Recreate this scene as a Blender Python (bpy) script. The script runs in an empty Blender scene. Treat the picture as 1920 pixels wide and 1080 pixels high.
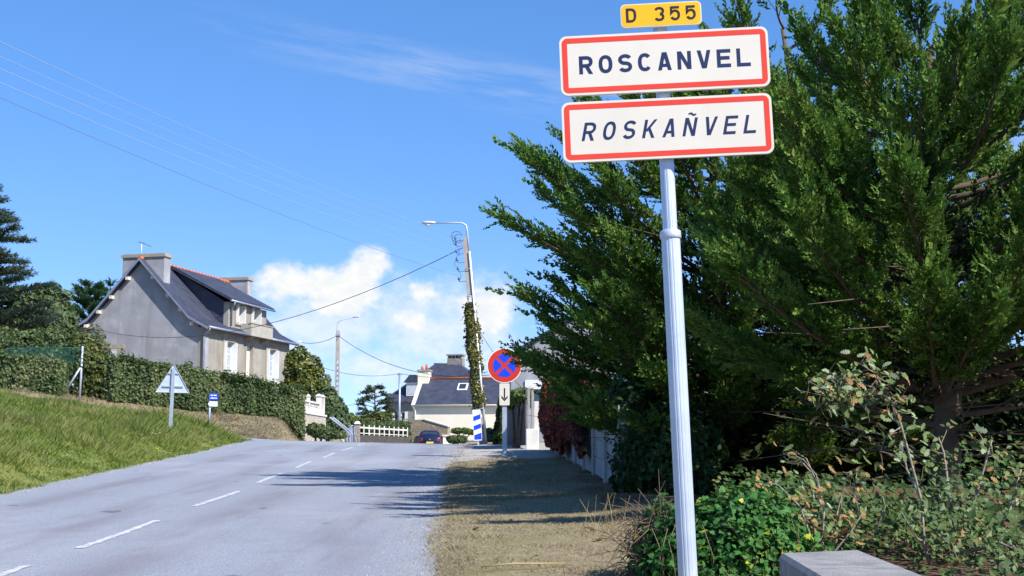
import bpy, bmesh, math, random
import numpy as np
from mathutils import Vector, Matrix, Euler

# ------------------------------------------------------------------ camera, light, exposure
SC = bpy.context.scene
COL = SC.collection
CAM_Z = 1.4
FPX = 2500.0
PITCH = math.atan(310.0 / FPX)
cam_data = bpy.data.cameras.new("camera")
cam_data.sensor_width = 36.0
cam_data.lens = FPX / 1920.0 * 36.0
cam_data.clip_start = 0.05
cam_data.clip_end = 6000.0
cam = bpy.data.objects.new("camera", cam_data)
cam.location = (0, 0, CAM_Z)
cam.rotation_euler = (math.pi / 2 + PITCH, 0, 0)
COL.objects.link(cam)
SC.camera = cam

SUN_EL = math.radians(42.0)
SUN_BACK = math.radians(40.0)          # behind the viewer, measured from due right
SUN_DIR = Vector((math.cos(SUN_EL) * math.cos(SUN_BACK), -math.cos(SUN_EL) * math.sin(SUN_BACK), math.sin(SUN_EL)))
sun_data = bpy.data.lights.new("sun", 'SUN')
sun_data.energy = 4.6
sun_data.angle = math.radians(0.53)
sun_data.color = (1.0, 0.95, 0.87)
sun = bpy.data.objects.new("sun", sun_data)
sun.rotation_euler = SUN_DIR.to_track_quat('Z', 'Y').to_euler()
sun.location = (30, -15, 40)
COL.objects.link(sun)

SC.view_settings.view_transform = 'Standard'
SC.view_settings.look = 'None'
SC.view_settings.gamma = 1.0
SC.view_settings.use_curve_mapping = False
SC.view_settings.exposure = 0.75
SC.cycles.max_bounces = 6
SC.cycles.transparent_max_bounces = 6
SC.cycles.use_denoising = True


class NT:
    """small helper to wire shader nodes"""
    def __init__(self, tree):
        self.t = tree
        tree.nodes.clear()

    def n(self, kind, **kw):
        nd = self.t.nodes.new(kind)
        for k, v in kw.items():
            if k == 'ins':
                for i, val in v.items():
                    self.set(nd.inputs[i], val)
            else:
                setattr(nd, k, v)
        return nd

    def set(self, sock, val):
        if hasattr(val, 'is_output') or isinstance(val, bpy.types.NodeSocket):
            self.t.links.new(val, sock)
        else:
            sock.default_value = val

    def m(self, op, a, b=0.0, c=None, clamp=False):
        nd = self.t.nodes.new('ShaderNodeMath')
        nd.operation = op
        nd.use_clamp = clamp
        self.set(nd.inputs[0], a)
        self.set(nd.inputs[1], b)
        if c is not None:
            self.set(nd.inputs[2], c)
        return nd.outputs[0]

    def mix(self, fac, a, b, blend='MIX'):
        nd = self.t.nodes.new('ShaderNodeMix')
        nd.data_type = 'RGBA'
        nd.blend_type = blend
        self.set(nd.inputs[0], fac)
        self.set(nd.inputs[6], a)
        self.set(nd.inputs[7], b)
        return nd.outputs[2]

    def rng(self, v, a, b, c=0.0, d=1.0, smooth=True):
        nd = self.t.nodes.new('ShaderNodeMapRange')
        nd.interpolation_type = 'SMOOTHSTEP' if smooth else 'LINEAR'
        self.set(nd.inputs[0], v)
        for i, x in enumerate((a, b, c, d)):
            nd.inputs[i + 1].default_value = x
        return nd.outputs[0]

    def noise(self, vec, scale, detail=4.0, rough=0.55, dist=0.0):
        nd = self.n('ShaderNodeTexNoise', ins={'Scale': scale, 'Detail': detail, 'Roughness': rough, 'Distortion': dist})
        if vec is not None:
            self.set(nd.inputs['Vector'], vec)
        return nd.outputs['Fac']


def rgb(r, g, b):
    return (r, g, b, 1.0)


# ------------------------------------------------------------------ world: clear sky, low cumulus, thin cirrus
world = bpy.data.worlds.new("World")
SC.world = world
world.use_nodes = True
w = NT(world.node_tree)
sky = w.n('ShaderNodeTexSky', sky_type='NISHITA', sun_disc=False)
sky.sun_elevation = SUN_EL
sky.sun_rotation = math.pi / 2 + SUN_BACK
sky.altitude = 20.0
sky.air_density = 0.6
sky.dust_density = 0.0
sky.ozone_density = 1.6
hsv = w.n('ShaderNodeHueSaturation', ins={'Saturation': 1.3, 'Value': 1.0, 'Color': sky.outputs[0]})
gam = w.n('ShaderNodeGamma', ins={0: hsv.outputs[0], 1: 0.6})
skycol = w.mix(1.0, gam.outputs[0], rgb(0.97, 1.18, 1.62), 'MULTIPLY')
tc = w.n('ShaderNodeTexCoord')
sep = w.n('ShaderNodeSeparateXYZ', ins={0: tc.outputs['Generated']})
az = w.m('ARCTAN2', sep.outputs[0], sep.outputs[1])
el = w.m('ARCSINE', sep.outputs[2])
per = math.radians(52.0)
azp = w.m('SUBTRACT', w.m('FLOORED_MODULO', w.m('ADD', az, per / 2), per), per / 2)   # cloud banks recur round the horizon
vec = w.n('ShaderNodeCombineXYZ', ins={0: az, 1: w.m('MULTIPLY', el, 1.25), 2: 0.37})
vecs = w.n('ShaderNodeVectorMath', operation='SCALE', ins={0: vec.outputs[0], 3: 10.0})
n_big = w.noise(vecs.outputs[0], 2.2, 8.0, 0.58)
n_fine = w.noise(vecs.outputs[0], 6.5, 7.0, 0.6)
nn = w.m('ADD', w.m('MULTIPLY', w.m('SUBTRACT', n_big, 0.5), 1.5), w.m('MULTIPLY', w.m('SUBTRACT', n_fine, 0.5), 0.9))


def blob(px, py, rx, ry, amp=1.0):
    a0 = math.atan((px - 960) / FPX)
    e0 = math.atan((850 - py) / FPX)
    dx = w.m('DIVIDE', w.m('SUBTRACT', azp, a0), rx / FPX)
    dy = w.m('DIVIDE', w.m('SUBTRACT', el, e0), ry / FPX)
    d2 = w.m('ADD', w.m('MULTIPLY', dx, dx), w.m('MULTIPLY', dy, dy))
    return w.m('MULTIPLY', w.m('SUBTRACT', 1.0, w.m('SQRT', d2)), amp)


def union(items):
    r = items[0]
    for i in items[1:]:
        r = w.m('SMOOTH_MAX', r, i, 0.25)
    return r


core = union([blob(690, 500, 46, 52), blob(655, 535, 70, 48), blob(600, 535, 70, 42), blob(530, 540, 72, 48), blob(640, 575, 110, 50),
              blob(788, 548, 34, 32, 0.55), blob(905, 590, 85, 66, 0.95), blob(770, 600, 70, 40, 0.7), blob(705, 690, 70, 40, 0.62)])
veil = union([blob(620, 610, 210, 90), blob(760, 610, 160, 75, 0.9), blob(880, 620, 120, 90), blob(690, 690, 130, 50, 0.9), blob(560, 660, 120, 40, 0.7)])
a_core = w.rng(w.m('ADD', core, w.m('MULTIPLY', nn, 0.95)), 0.02, 0.72)
a_veil = w.m('MULTIPLY', w.rng(w.m('ADD', veil, w.m('MULTIPLY', nn, 1.2)), -0.25, 0.85), 0.66)
vst = w.n('ShaderNodeCombineXYZ', ins={0: w.m('MULTIPLY', w.m('ADD', az, w.m('MULTIPLY', el, -2.0)), 5.0), 1: w.m('MULTIPLY', w.m('ADD', el, w.m('MULTIPLY', az, 0.17)), 60.0), 2: 1.7})
n_str = w.noise(vst.outputs[0], 1.6, 6.0, 0.62)
line = w.m('SUBTRACT', el, w.m('ADD', 0.2735, w.m('MULTIPLY', azp, -0.165)))
cir = w.m('MULTIPLY', w.rng(w.m('ABSOLUTE', line), 0.0, 0.028, 1.0, 0.0), w.rng(azp, -0.30, -0.02))
a_cir = w.m('MULTIPLY', w.m('MULTIPLY', cir, w.rng(n_str, 0.36, 0.75)), 0.28)
alpha = w.m('MAXIMUM', w.m('MAXIMUM', a_core, a_veil), a_cir, clamp=True)
shade = w.rng(n_fine, 0.3, 0.7)
cloudcol = w.mix(shade, rgb(3.45, 3.65, 3.8), rgb(4.1, 4.08, 3.98))
final = w.mix(alpha, skycol, cloudcol)
bg = w.n('ShaderNodeBackground', ins={'Color': final, 'Strength': 0.15})
wo = w.n('ShaderNodeOutputWorld', ins={0: bg.outputs[0]})

# ------------------------------------------------------------------ helpers
random.seed(11)
RNG = np.random.default_rng(11)
CP, SP = math.cos(PITCH), math.sin(PITCH)


def at(px, py, d):
    """world point at forward distance d metres that a surveyor's sighting (px, py) gave"""
    a, b = (px - 960) / FPX, (540 - py) / FPX
    k = d / (CP - b * SP)
    return Vector((a * k, d, CAM_Z + (SP + b * CP) * k))


def tag(o, label=None, cat=None, group=None, kind=None):
    if label: o['label'] = label
    if cat: o['category'] = cat
    if group: o['group'] = group
    if kind: o['kind'] = kind
    return o


def empty(name, loc, label, cat, group=None, rz=0.0, rot=None):
    o = bpy.data.objects.new(name, None)
    o.empty_display_size = 0.2
    o.location = loc
    o.rotation_euler = rot if rot else (0, 0, rz)
    COL.objects.link(o)
    return tag(o, label, cat, group)


def link(name, me, mat=None, parent=None, loc=None, rot=None):
    if mat is not None and not me.materials:
        for mm in (mat if isinstance(mat, (list, tuple)) else [mat]):
            me.materials.append(mm)
    o = bpy.data.objects.new(name, me)
    COL.objects.link(o)
    if parent is not None: o.parent = parent
    if loc is not None: o.location = loc
    if rot is not None: o.rotation_euler = rot
    return o


class MB:
    """collects shapes for ONE mesh"""
    def __init__(self):
        self.v, self.f, self.mi, self.sm = [], [], [], []

    def add(self, vs, fs, mi=0, smooth=False):
        b = len(self.v)
        self.v += [tuple(x) for x in vs]
        for f in fs:
            self.f.append(tuple(i + b for i in f))
            self.mi.append(mi)
            self.sm.append(smooth)
        return self

    def box(self, x0, x1, y0, y1, z0, z1, mi=0):
        vs = [(x0, y0, z0), (x1, y0, z0), (x1, y1, z0), (x0, y1, z0), (x0, y0, z1), (x1, y0, z1), (x1, y1, z1), (x0, y1, z1)]
        return self.add(vs, [(0, 3, 2, 1), (4, 5, 6, 7), (0, 1, 5, 4), (1, 2, 6, 5), (2, 3, 7, 6), (3, 0, 4, 7)], mi)

    def hexa(self, p, mi=0):
        """8 corners: bottom ring then top ring"""
        return self.add(p, [(0, 3, 2, 1), (4, 5, 6, 7), (0, 1, 5, 4), (1, 2, 6, 5), (2, 3, 7, 6), (3, 0, 4, 7)], mi)

    def prism(self, poly, axis, t0, t1, mi=0):
        """poly: 2-D points; axis x/y/z extruded from t0 to t1"""
        def mk(p, t):
            return {'x': (t, p[0], p[1]), 'y': (p[0], t, p[1]), 'z': (p[0], p[1], t)}[axis]
        n = len(poly)
        vs = [mk(p, t0) for p in poly] + [mk(p, t1) for p in poly]
        fs = [tuple(range(n - 1, -1, -1)), tuple(range(n, 2 * n))]
        fs += [(i, (i + 1) % n, n + (i + 1) % n, n + i) for i in range(n)]
        return self.add(vs, fs, mi)

    def ring(self, outer, inner, axis, t0, t1, mi=0):
        def mk(p, t):
            return {'x': (t, p[0], p[1]), 'y': (p[0], t, p[1]), 'z': (p[0], p[1], t)}[axis]
        n = len(outer)
        vs = [mk(p, t0) for p in outer] + [mk(p, t0) for p in inner] + [mk(p, t1) for p in outer] + [mk(p, t1) for p in inner]
        fs = []
        for i in range(n):
            j = (i + 1) % n
            fs += [(i, j, n + j, n + i), (2 * n + i, 3 * n + i, 3 * n + j, 2 * n + j), (i, 2 * n + i, 2 * n + j, j), (n + i, n + j, 3 * n + j, 3 * n + i)]
        return self.add(vs, fs, mi)

    def tube(self, pts, rad, n=8, cap=True, mi=0, smooth=True):
        pts = [Vector(p) for p in pts]
        if not isinstance(rad, (list, tuple)): rad = [rad] * len(pts)
        b = len(self.v)
        up = Vector((0.31, 0.27, 0.91)).normalized()
        vs = []
        for i, p in enumerate(pts):
            t = (pts[min(i + 1, len(pts) - 1)] - pts[max(i - 1, 0)])
            t = t.normalized() if t.length > 1e-9 else Vector((0, 0, 1))
            a = t.cross(up)
            if a.length < 0.05: a = t.cross(Vector((1, 0, 0)))
            a.normalize()
            c = t.cross(a)
            for k in range(n):
                an = 2 * math.pi * k / n
                vs.append(p + (a * math.cos(an) + c * math.sin(an)) * rad[i])
        fs = []
        for i in range(len(pts) - 1):
            for k in range(n):
                k2 = (k + 1) % n
                fs.append((i * n + k, i * n + k2, (i + 1) * n + k2, (i + 1) * n + k))
        self.add(vs, fs, mi, smooth)
        if cap:
            self.add(vs[:n], [tuple(range(n - 1, -1, -1))], mi)
            self.add(vs[-n:], [tuple(range(n))], mi)
        return self

    def quad(self, a, b, c, d, mi=0):
        return self.add([a, b, c, d], [(0, 1, 2, 3)], mi)

    def mesh(self, name, bevel=0.0):
        me = bpy.data.meshes.new(name)
        me.from_pydata(self.v, [], self.f)
        me.polygons.foreach_set('material_index', self.mi)
        me.polygons.foreach_set('use_smooth', self.sm)
        bm = bmesh.new()
        bm.from_mesh(me)
        bmesh.ops.remove_doubles(bm, verts=bm.verts, dist=1e-5)
        bmesh.ops.recalc_face_normals(bm, faces=bm.faces)
        if bevel > 0:
            es = [e for e in bm.edges if len(e.link_faces) == 2 and e.calc_face_angle(0) > 0.6]
            bmesh.ops.bevel(bm, geom=es, offset=bevel, segments=1, affect='EDGES', clamp_overlap=True)
        bm.to_mesh(me)
        bm.free()
        me.update()
        return me

    def build(self, name, mat, parent=None, bevel=0.0, loc=None, rot=None):
        return link(name, self.mesh(name, bevel), mat, parent, loc, rot)


def np_mesh(name, V, F, mats, smooth=False, mi=None):
    """V (n,3), F (m,3|4)"""
    V = np.asarray(V, dtype=np.float32); F = np.asarray(F, dtype=np.int32)
    me = bpy.data.meshes.new(name)
    k = F.shape[1]
    me.vertices.add(len(V)); me.vertices.foreach_set('co', V.ravel())
    me.loops.add(F.size); me.loops.foreach_set('vertex_index', F.ravel())
    me.polygons.add(len(F))
    me.polygons.foreach_set('loop_start', np.arange(0, F.size, k, dtype=np.int32))
    me.polygons.foreach_set('loop_total', np.full(len(F), k, dtype=np.int32))
    if mi is not None: me.polygons.foreach_set('material_index', np.asarray(mi, dtype=np.int32))
    me.polygons.foreach_set('use_smooth', np.full(len(F), smooth))
    me.update(calc_edges=True)
    for mm in (mats if isinstance(mats, (list, tuple)) else [mats]):
        me.materials.append(mm)
    return me


def copy_tree(o, parent=None):
    c = o.copy()
    COL.objects.link(c)
    if parent is not None: c.parent = parent
    for ch in o.children:
        copy_tree(ch, c)
    return c


def rrect(w_, h_, r, n=6, cx=0.0, cz=0.0):
    pts = []
    for (sx, sz, a0) in ((1, 1, 0), (-1, 1, 90), (-1, -1, 180), (1, -1, 270)):
        for k in range(n + 1):
            a = math.radians(a0 + 90 * k / n)
            pts.append((cx + sx * (w_ / 2 - r) + r * math.cos(a), cz + sz * (h_ / 2 - r) + r * math.sin(a)))
    return pts


def circle(r, n=40, cx=0.0, cz=0.0):
    return [(cx + r * math.cos(2 * math.pi * k / n), cz + r * math.sin(2 * math.pi * k / n)) for k in range(n)]


# ------------------------------------------------------------------ materials
def material(name, c1, c2=None, scale=4.0, rough=0.8, bump=0.0, bscale=None, metal=0.0, spec=0.5, c3=None, s3=0.6, f3=0.5, detail=6.0, streak=None):
    m = bpy.data.materials.new(name)
    m.use_nodes = True
    t = NT(m.node_tree)
    co = t.n('ShaderNodeTexCoord').outputs['Object']
    col = rgb(*c1)
    if c2 is not None:
        f = t.rng(t.noise(co, scale, detail), 0.32, 0.68)
        col = t.mix(f, rgb(*c1), rgb(*c2))
    if c3 is not None:
        f = t.m('MULTIPLY', t.rng(t.noise(co, s3, 5.0, 0.65), 0.48, 0.72), f3)
        col = t.mix(f, col, rgb(*c3))
    if streak is not None:
        mp = t.n('ShaderNodeMapping', ins={0: co, 3: (streak[1], streak[1], 0.35)})
        f = t.m('MULTIPLY', t.rng(t.noise(mp.outputs[0], 1.0, 5.0, 0.6), 0.5, 0.75), streak[2])
        col = t.mix(f, col, rgb(*streak[0]))
    p = t.n('ShaderNodeBsdfPrincipled', ins={'Base Color': col, 'Roughness': rough, 'Metallic': metal, 'Specular IOR Level': spec})
    if bump > 0:
        b = t.n('ShaderNodeBump', ins={'Strength': bump, 'Distance': 0.02, 'Height': t.noise(co, bscale or scale * 6, 5.0, 0.6)})
        t.set(p.inputs['Normal'], b.outputs[0])
    t.n('ShaderNodeOutputMaterial', ins={0: p.outputs[0]})
    return m


def leafmat(name, cols, trans=0.25, rough=0.5, spec=0.35, clump=None, cs=1.2):
    """cols: list of (position, colour) along a ramp indexed by a random value per leaf; clump shifts whole clumps"""
    m = bpy.data.materials.new(name)
    m.use_nodes = True
    t = NT(m.node_tree)
    geo = t.n('ShaderNodeNewGeometry')
    r = geo.outputs['Random Per Island']
    co = t.n('ShaderNodeTexCoord').outputs['Object']
    r = t.m('ADD', t.m('MULTIPLY', r, 0.6), t.m('MULTIPLY', t.rng(t.noise(co, cs, 3.0), 0.3, 0.7), 0.4))
    ramp = t.n('ShaderNodeValToRGB', ins={0: r})
    while len(ramp.color_ramp.elements) < len(cols):
        ramp.color_ramp.elements.new(0.5)
    for e, (p_, c_) in zip(ramp.color_ramp.elements, cols):
        e.position = p_
        e.color = rgb(*c_)
    p = t.n('ShaderNodeBsdfPrincipled', ins={'Base Color': ramp.outputs[0], 'Roughness': rough, 'Specular IOR Level': spec})
    tr = t.n('ShaderNodeBsdfTranslucent', ins={'Color': ramp.outputs[0]})
    mx = t.n('ShaderNodeMixShader', ins={0: trans, 1: p.outputs[0], 2: tr.outputs[0]})
    t.n('ShaderNodeOutputMaterial', ins={0: mx.outputs[0]})
    return m


M = {}
M['plate_white'] = material('plate_white', (0.71, 0.66, 0.58), (0.67, 0.615, 0.53), 2.0, 0.35, spec=0.4, streak=((0.50, 0.46, 0.39), 7.0, 0.22))
M['plate_rim'] = material('plate_rim', (0.82, 0.80, 0.74), None, rough=0.4)
M['sign_red'] = material('sign_red', (0.74, 0.055, 0.025), (0.70, 0.05, 0.025), 5.0, 0.35)
M['sign_red_dark'] = material('sign_red_dark', (0.60, 0.035, 0.012), (0.55, 0.03, 0.012), 5.0, 0.4)
M['sign_blue'] = material('sign_blue', (0.008, 0.06, 0.75), None, rough=0.35)
M['sign_yellow'] = material('sign_yellow', (0.90, 0.46, 0.004), (0.86, 0.43, 0.004), 4.0, 0.35)
M['letter_navy'] = material('letter_navy', (0.013, 0.022, 0.085), None, rough=0.4)
M['letter_black'] = material('letter_black', (0.02, 0.017, 0.016), None, rough=0.4)
M['alu'] = material('aluminium', (0.60, 0.66, 0.78), (0.50, 0.56, 0.69), 5.0, 0.42, metal=0.35, streak=((0.36, 0.39, 0.45), 16.0, 0.45))
M['alu_back'] = material('aluminium_back', (0.58, 0.64, 0.74), (0.50, 0.56, 0.66), 5.0, 0.5, metal=0.2)
M['galv'] = material('galvanised_steel', (0.48, 0.54, 0.64), (0.40, 0.46, 0.56), 8.0, 0.5, metal=0.4)
M['render_grey'] = material('grey_render', (0.33, 0.335, 0.365), (0.27, 0.275, 0.30), 0.9, 0.95, bump=0.35, bscale=40.0, c3=(0.43, 0.43, 0.46), s3=0.8, f3=0.85, streak=((0.17, 0.17, 0.175), 1.6, 0.5))
M['render_cream'] = material('cream_render', (0.32, 0.30, 0.26), (0.25, 0.235, 0.205), 0.8, 0.9, bump=0.25, bscale=30.0, c3=(0.42, 0.39, 0.33), s3=0.6, f3=0.6, streak=((0.17, 0.15, 0.12), 1.8, 0.55))
M['white_wall'] = material('cream_white_wall', (0.80, 0.75, 0.62), (0.74, 0.69, 0.57), 0.5, 0.85, bump=0.1, bscale=20.0, streak=((0.55, 0.5, 0.4), 1.2, 0.2))
M['frame_stone'] = material('cement_surround', (0.36, 0.31, 0.24), (0.30, 0.255, 0.20), 2.5, 0.9, bump=0.2, c3=(0.2, 0.17, 0.14), s3=2.0, f3=0.5)
M['slate'] = material('slate', (0.030, 0.036, 0.062), (0.050, 0.056, 0.088), 2.2, 0.6, bump=0.5, bscale=9.0, c3=(0.085, 0.088, 0.11), s3=0.8, f3=0.4)
M['terracotta'] = material('terracotta_ridge', (0.62, 0.17, 0.055), (0.50, 0.13, 0.05), 3.0, 0.85)
M['white_paint'] = material('white_paint', (0.80, 0.80, 0.78), (0.74, 0.74, 0.72), 2.0, 0.5)
M['offwhite_conc'] = material('painted_concrete', (0.68, 0.66, 0.61), (0.56, 0.54, 0.50), 3.0, 0.85, bump=0.2, c3=(0.4, 0.38, 0.35), s3=2.5, f3=0.4)
M['zinc'] = material('zinc', (0.36, 0.40, 0.50), (0.28, 0.32, 0.42), 3.0, 0.45, metal=0.5)
M['concrete'] = material('concrete', (0.36, 0.34, 0.33), (0.28, 0.27, 0.26), 3.0, 0.9, bump=0.3, bscale=40, c3=(0.2, 0.19, 0.18), s3=1.5, f3=0.4)
M['pole_conc'] = material('pole_concrete', (0.40, 0.36, 0.33), (0.32, 0.28, 0.26), 2.0, 0.9, bump=0.15, streak=((0.25, 0.23, 0.22), 6.0, 0.4))
M['hole_dark'] = material('pole_recess', (0.30, 0.28, 0.27), (0.25, 0.23, 0.22), 3.0, 0.9)
M['glass'] = material('window_glass', (0.03, 0.045, 0.06), None, rough=0.06, spec=0.8)
M['curtain'] = material('net_curtain', (0.62, 0.64, 0.66), (0.5, 0.53, 0.56), 6.0, 0.9)
M['cable'] = material('black_cable', (0.04, 0.045, 0.06), None, rough=0.6)
M['wire'] = material('bare_wire', (0.30, 0.41, 0.60), None, rough=0.8)
M['wire_grey'] = material('grey_wire', (0.16, 0.20, 0.28), None, rough=0.6)
M['pane_pale'] = material('curtained_glass', (0.34, 0.41, 0.49), (0.24, 0.31, 0.39), 5.0, 0.12)
M['cyp_branch'] = material('cypress_branch', (0.13, 0.095, 0.065), (0.08, 0.06, 0.04), 9.0, 0.95)
M['insul'] = material('insulator_steel', (0.10, 0.13, 0.28), (0.07, 0.09, 0.2), 12.0, 0.4)
M['lamp_grey'] = material('lamp_grey', (0.55, 0.58, 0.64), (0.48, 0.51, 0.57), 5.0, 0.45, metal=0.2)
M['lamp_glass'] = material('lamp_bowl', (0.70, 0.72, 0.75), None, rough=0.25)
M['blue_gate'] = material('blue_grey_gate', (0.30, 0.37, 0.56), (0.26, 0.33, 0.5), 3.0, 0.6)
M['bark'] = material('bark', (0.16, 0.11, 0.075), (0.09, 0.065, 0.045), 9.0, 0.95, bump=0.6, bscale=25)
M['dead_stem'] = material('dead_bramble_stem', (0.17, 0.125, 0.085), (0.11, 0.08, 0.055), 12.0, 0.9)
M['twig'] = material('dead_twig', (0.26, 0.19, 0.12), (0.17, 0.12, 0.08), 9.0, 0.9)
M['oakbark'] = material('lichen_bark', (0.33, 0.31, 0.27), (0.20, 0.17, 0.14), 30.0, 0.95, bump=0.4, bscale=60)
M['wood'] = material('weathered_plank', (0.15, 0.135, 0.13), (0.10, 0.09, 0.085), 6.0, 0.9, bump=0.4, streak=((0.26, 0.24, 0.23), 9.0, 0.7))
M['panel_conc'] = material('fence_panel_concrete', (0.42, 0.42, 0.42), (0.33, 0.33, 0.33), 3.0, 0.9, bump=0.3, bscale=25, c3=(0.2, 0.17, 0.13), s3=1.8, f3=0.6, streak=((0.2, 0.17, 0.14), 5.0, 0.5))
M['slab'] = material('parapet_concrete', (0.30, 0.29, 0.29), (0.20, 0.195, 0.20), 7.0, 0.95, bump=0.5, bscale=70, c3=(0.36, 0.34, 0.28), s3=9.0, f3=0.5)
M['car_paint'] = material('car_paint', (0.010, 0.014, 0.045), None, rough=0.18, spec=0.7)
M['tyre'] = material('tyre', (0.02, 0.02, 0.02), None, rough=0.85)
M['rim'] = material('wheel_rim', (0.5, 0.5, 0.52), None, rough=0.35, metal=0.7)
M['tail'] = material('tail_light', (0.55, 0.02, 0.012), None, rough=0.2)
M['plate_yellow'] = material('plate_yellow', (0.80, 0.55, 0.03), None, rough=0.4)
M['mesh_green'] = material('green_wire', (0.015, 0.12, 0.10), None, rough=0.5)
M['soil'] = material('leaf_litter', (0.10, 0.06, 0.04), (0.06, 0.04, 0.03), 12.0, 0.95)


def stone_material(name, c1, c2, mortar, scale):
    m = bpy.data.materials.new(name)
    m.use_nodes = True
    t = NT(m.node_tree)
    co = t.n('ShaderNodeTexCoord').outputs['Object']
    mp = t.n('ShaderNodeMapping', ins={0: co, 3: (1, 1, 1.7)})
    v = t.n('ShaderNodeTexVoronoi', ins={'Vector': mp.outputs[0], 'Scale': scale})
    e = t.n('ShaderNodeTexVoronoi', feature='DISTANCE_TO_EDGE', ins={'Vector': mp.outputs[0], 'Scale': scale})
    s = t.n('ShaderNodeSeparateColor', ins={0: v.outputs['Color']})
    col = t.mix(s.outputs[0], rgb(*c1), rgb(*c2))
    col = t.mix(t.m('MULTIPLY', t.rng(t.noise(co, 5.0), 0.35, 0.7), 0.5), col, rgb(*[x * 0.7 for x in c1]))
    k = t.rng(e.outputs['Distance'], 0.02, 0.09)
    col = t.mix(k, rgb(*mortar), col)
    p = t.n('ShaderNodeBsdfPrincipled', ins={'Base Color': col, 'Roughness': 0.92})
    b = t.n('ShaderNodeBump', ins={'Strength': 0.7, 'Distance': 0.04, 'Height': k})
    t.set(p.inputs['Normal'], b.outputs[0])
    t.n('ShaderNodeOutputMaterial', ins={0: p.outputs[0]})
    return m


M['stone'] = stone_material('rubble_stone', (0.36, 0.27, 0.18), (0.28, 0.22, 0.16), (0.30, 0.25, 0.19), 2.6)
M['stone_pale'] = stone_material('pale_stone', (0.50, 0.43, 0.33), (0.42, 0.37, 0.30), (0.48, 0.43, 0.36), 2.2)
M['granite'] = stone_material('granite_blocks', (0.30, 0.26, 0.23), (0.24, 0.215, 0.20), (0.33, 0.30, 0.27), 2.2)

M['dark_stone'] = stone_material('dark_stone', (0.085, 0.075, 0.06), (0.06, 0.05, 0.045), (0.07, 0.06, 0.05), 2.2)

# foliage
M['cypress'] = leafmat('cypress_scale', [(0.0, (0.038, 0.10, 0.018)), (0.4, (0.085, 0.178, 0.030)), (0.75, (0.15, 0.25, 0.045)), (0.93, (0.23, 0.29, 0.07)), (1.0, (0.25, 0.18, 0.08))], 0.24, 0.6, 0.15, cs=1.3)
M['cedar'] = leafmat('cedar_needles', [(0.0, (0.018, 0.04, 0.03)), (0.6, (0.05, 0.085, 0.055)), (1.0, (0.12, 0.14, 0.08))], 0.15, 0.6)
M['pine'] = leafmat('pine_needles', [(0.0, (0.015, 0.05, 0.02)), (0.6, (0.035, 0.095, 0.03)), (1.0, (0.07, 0.14, 0.035))], 0.2, 0.6)
M['pine_far'] = leafmat('far_pine_needles', [(0.0, (0.03, 0.05, 0.025)), (0.6, (0.06, 0.09, 0.035)), (1.0, (0.14, 0.14, 0.06))], 0.2, 0.6)
M['hedge'] = leafmat('hedge_leaf', [(0.0, (0.03, 0.055, 0.02)), (0.4, (0.065, 0.105, 0.035)), (0.75, (0.13, 0.17, 0.06)), (1.0, (0.26, 0.25, 0.12))], 0.28, 0.5, 0.3, cs=0.7)
M['shrub_y'] = leafmat('yellowing_shrub_leaf', [(0.0, (0.035, 0.06, 0.015)), (0.5, (0.09, 0.12, 0.03)), (0.85, (0.18, 0.19, 0.05)), (1.0, (0.32, 0.20, 0.06))], 0.3, 0.45)
M['laurel'] = leafmat('laurel_leaf', [(0.0, (0.03, 0.055, 0.012)), (0.55, (0.10, 0.13, 0.02)), (1.0, (0.26, 0.24, 0.04))], 0.25, 0.4, 0.5)
M['tamarisk'] = leafmat('feathery_leaf', [(0.0, (0.04, 0.075, 0.03)), (0.6, (0.10, 0.15, 0.06)), (1.0, (0.18, 0.21, 0.09))], 0.3, 0.6)
M['bright'] = leafmat('bright_leaf', [(0.0, (0.05, 0.09, 0.02)), (0.6, (0.13, 0.18, 0.04)), (1.0, (0.22, 0.25, 0.06))], 0.3, 0.5)
M['ivy'] = leafmat('ivy_leaf', [(0.0, (0.015, 0.06, 0.012)), (0.55, (0.045, 0.145, 0.025)), (0.9, (0.10, 0.21, 0.035)), (1.0, (0.36, 0.34, 0.03))], 0.25, 0.55, 0.25)
M['pole_ivy'] = leafmat('pole_ivy_leaf', [(0.0, (0.04, 0.05, 0.012)), (0.5, (0.11, 0.12, 0.022)), (0.85, (0.19, 0.17, 0.035)), (1.0, (0.22, 0.12, 0.04))], 0.2, 0.4, 0.5)
M['creeper'] = leafmat('red_creeper_leaf', [(0.0, (0.07, 0.012, 0.004)), (0.5, (0.19, 0.025, 0.007)), (0.85, (0.30, 0.065, 0.016)), (1.0, (0.40, 0.18, 0.05))], 0.3, 0.45)
M['grass'] = leafmat('grass_blade', [(0.0, (0.08, 0.14, 0.024)), (0.38, (0.15, 0.225, 0.04)), (0.66, (0.25, 0.285, 0.07)), (0.86, (0.36, 0.32, 0.14)), (1.0, (0.52, 0.45, 0.26))], 0.35, 0.6, 0.2, cs=0.32)
M['drygrass'] = leafmat('dry_grass_blade', [(0.0, (0.19, 0.155, 0.09)), (0.45, (0.29, 0.24, 0.15)), (0.78, (0.44, 0.38, 0.26)), (0.9, (0.30, 0.27, 0.12)), (1.0, (0.15, 0.18, 0.055))], 0.3, 0.7, 0.1, cs=0.8)


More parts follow.
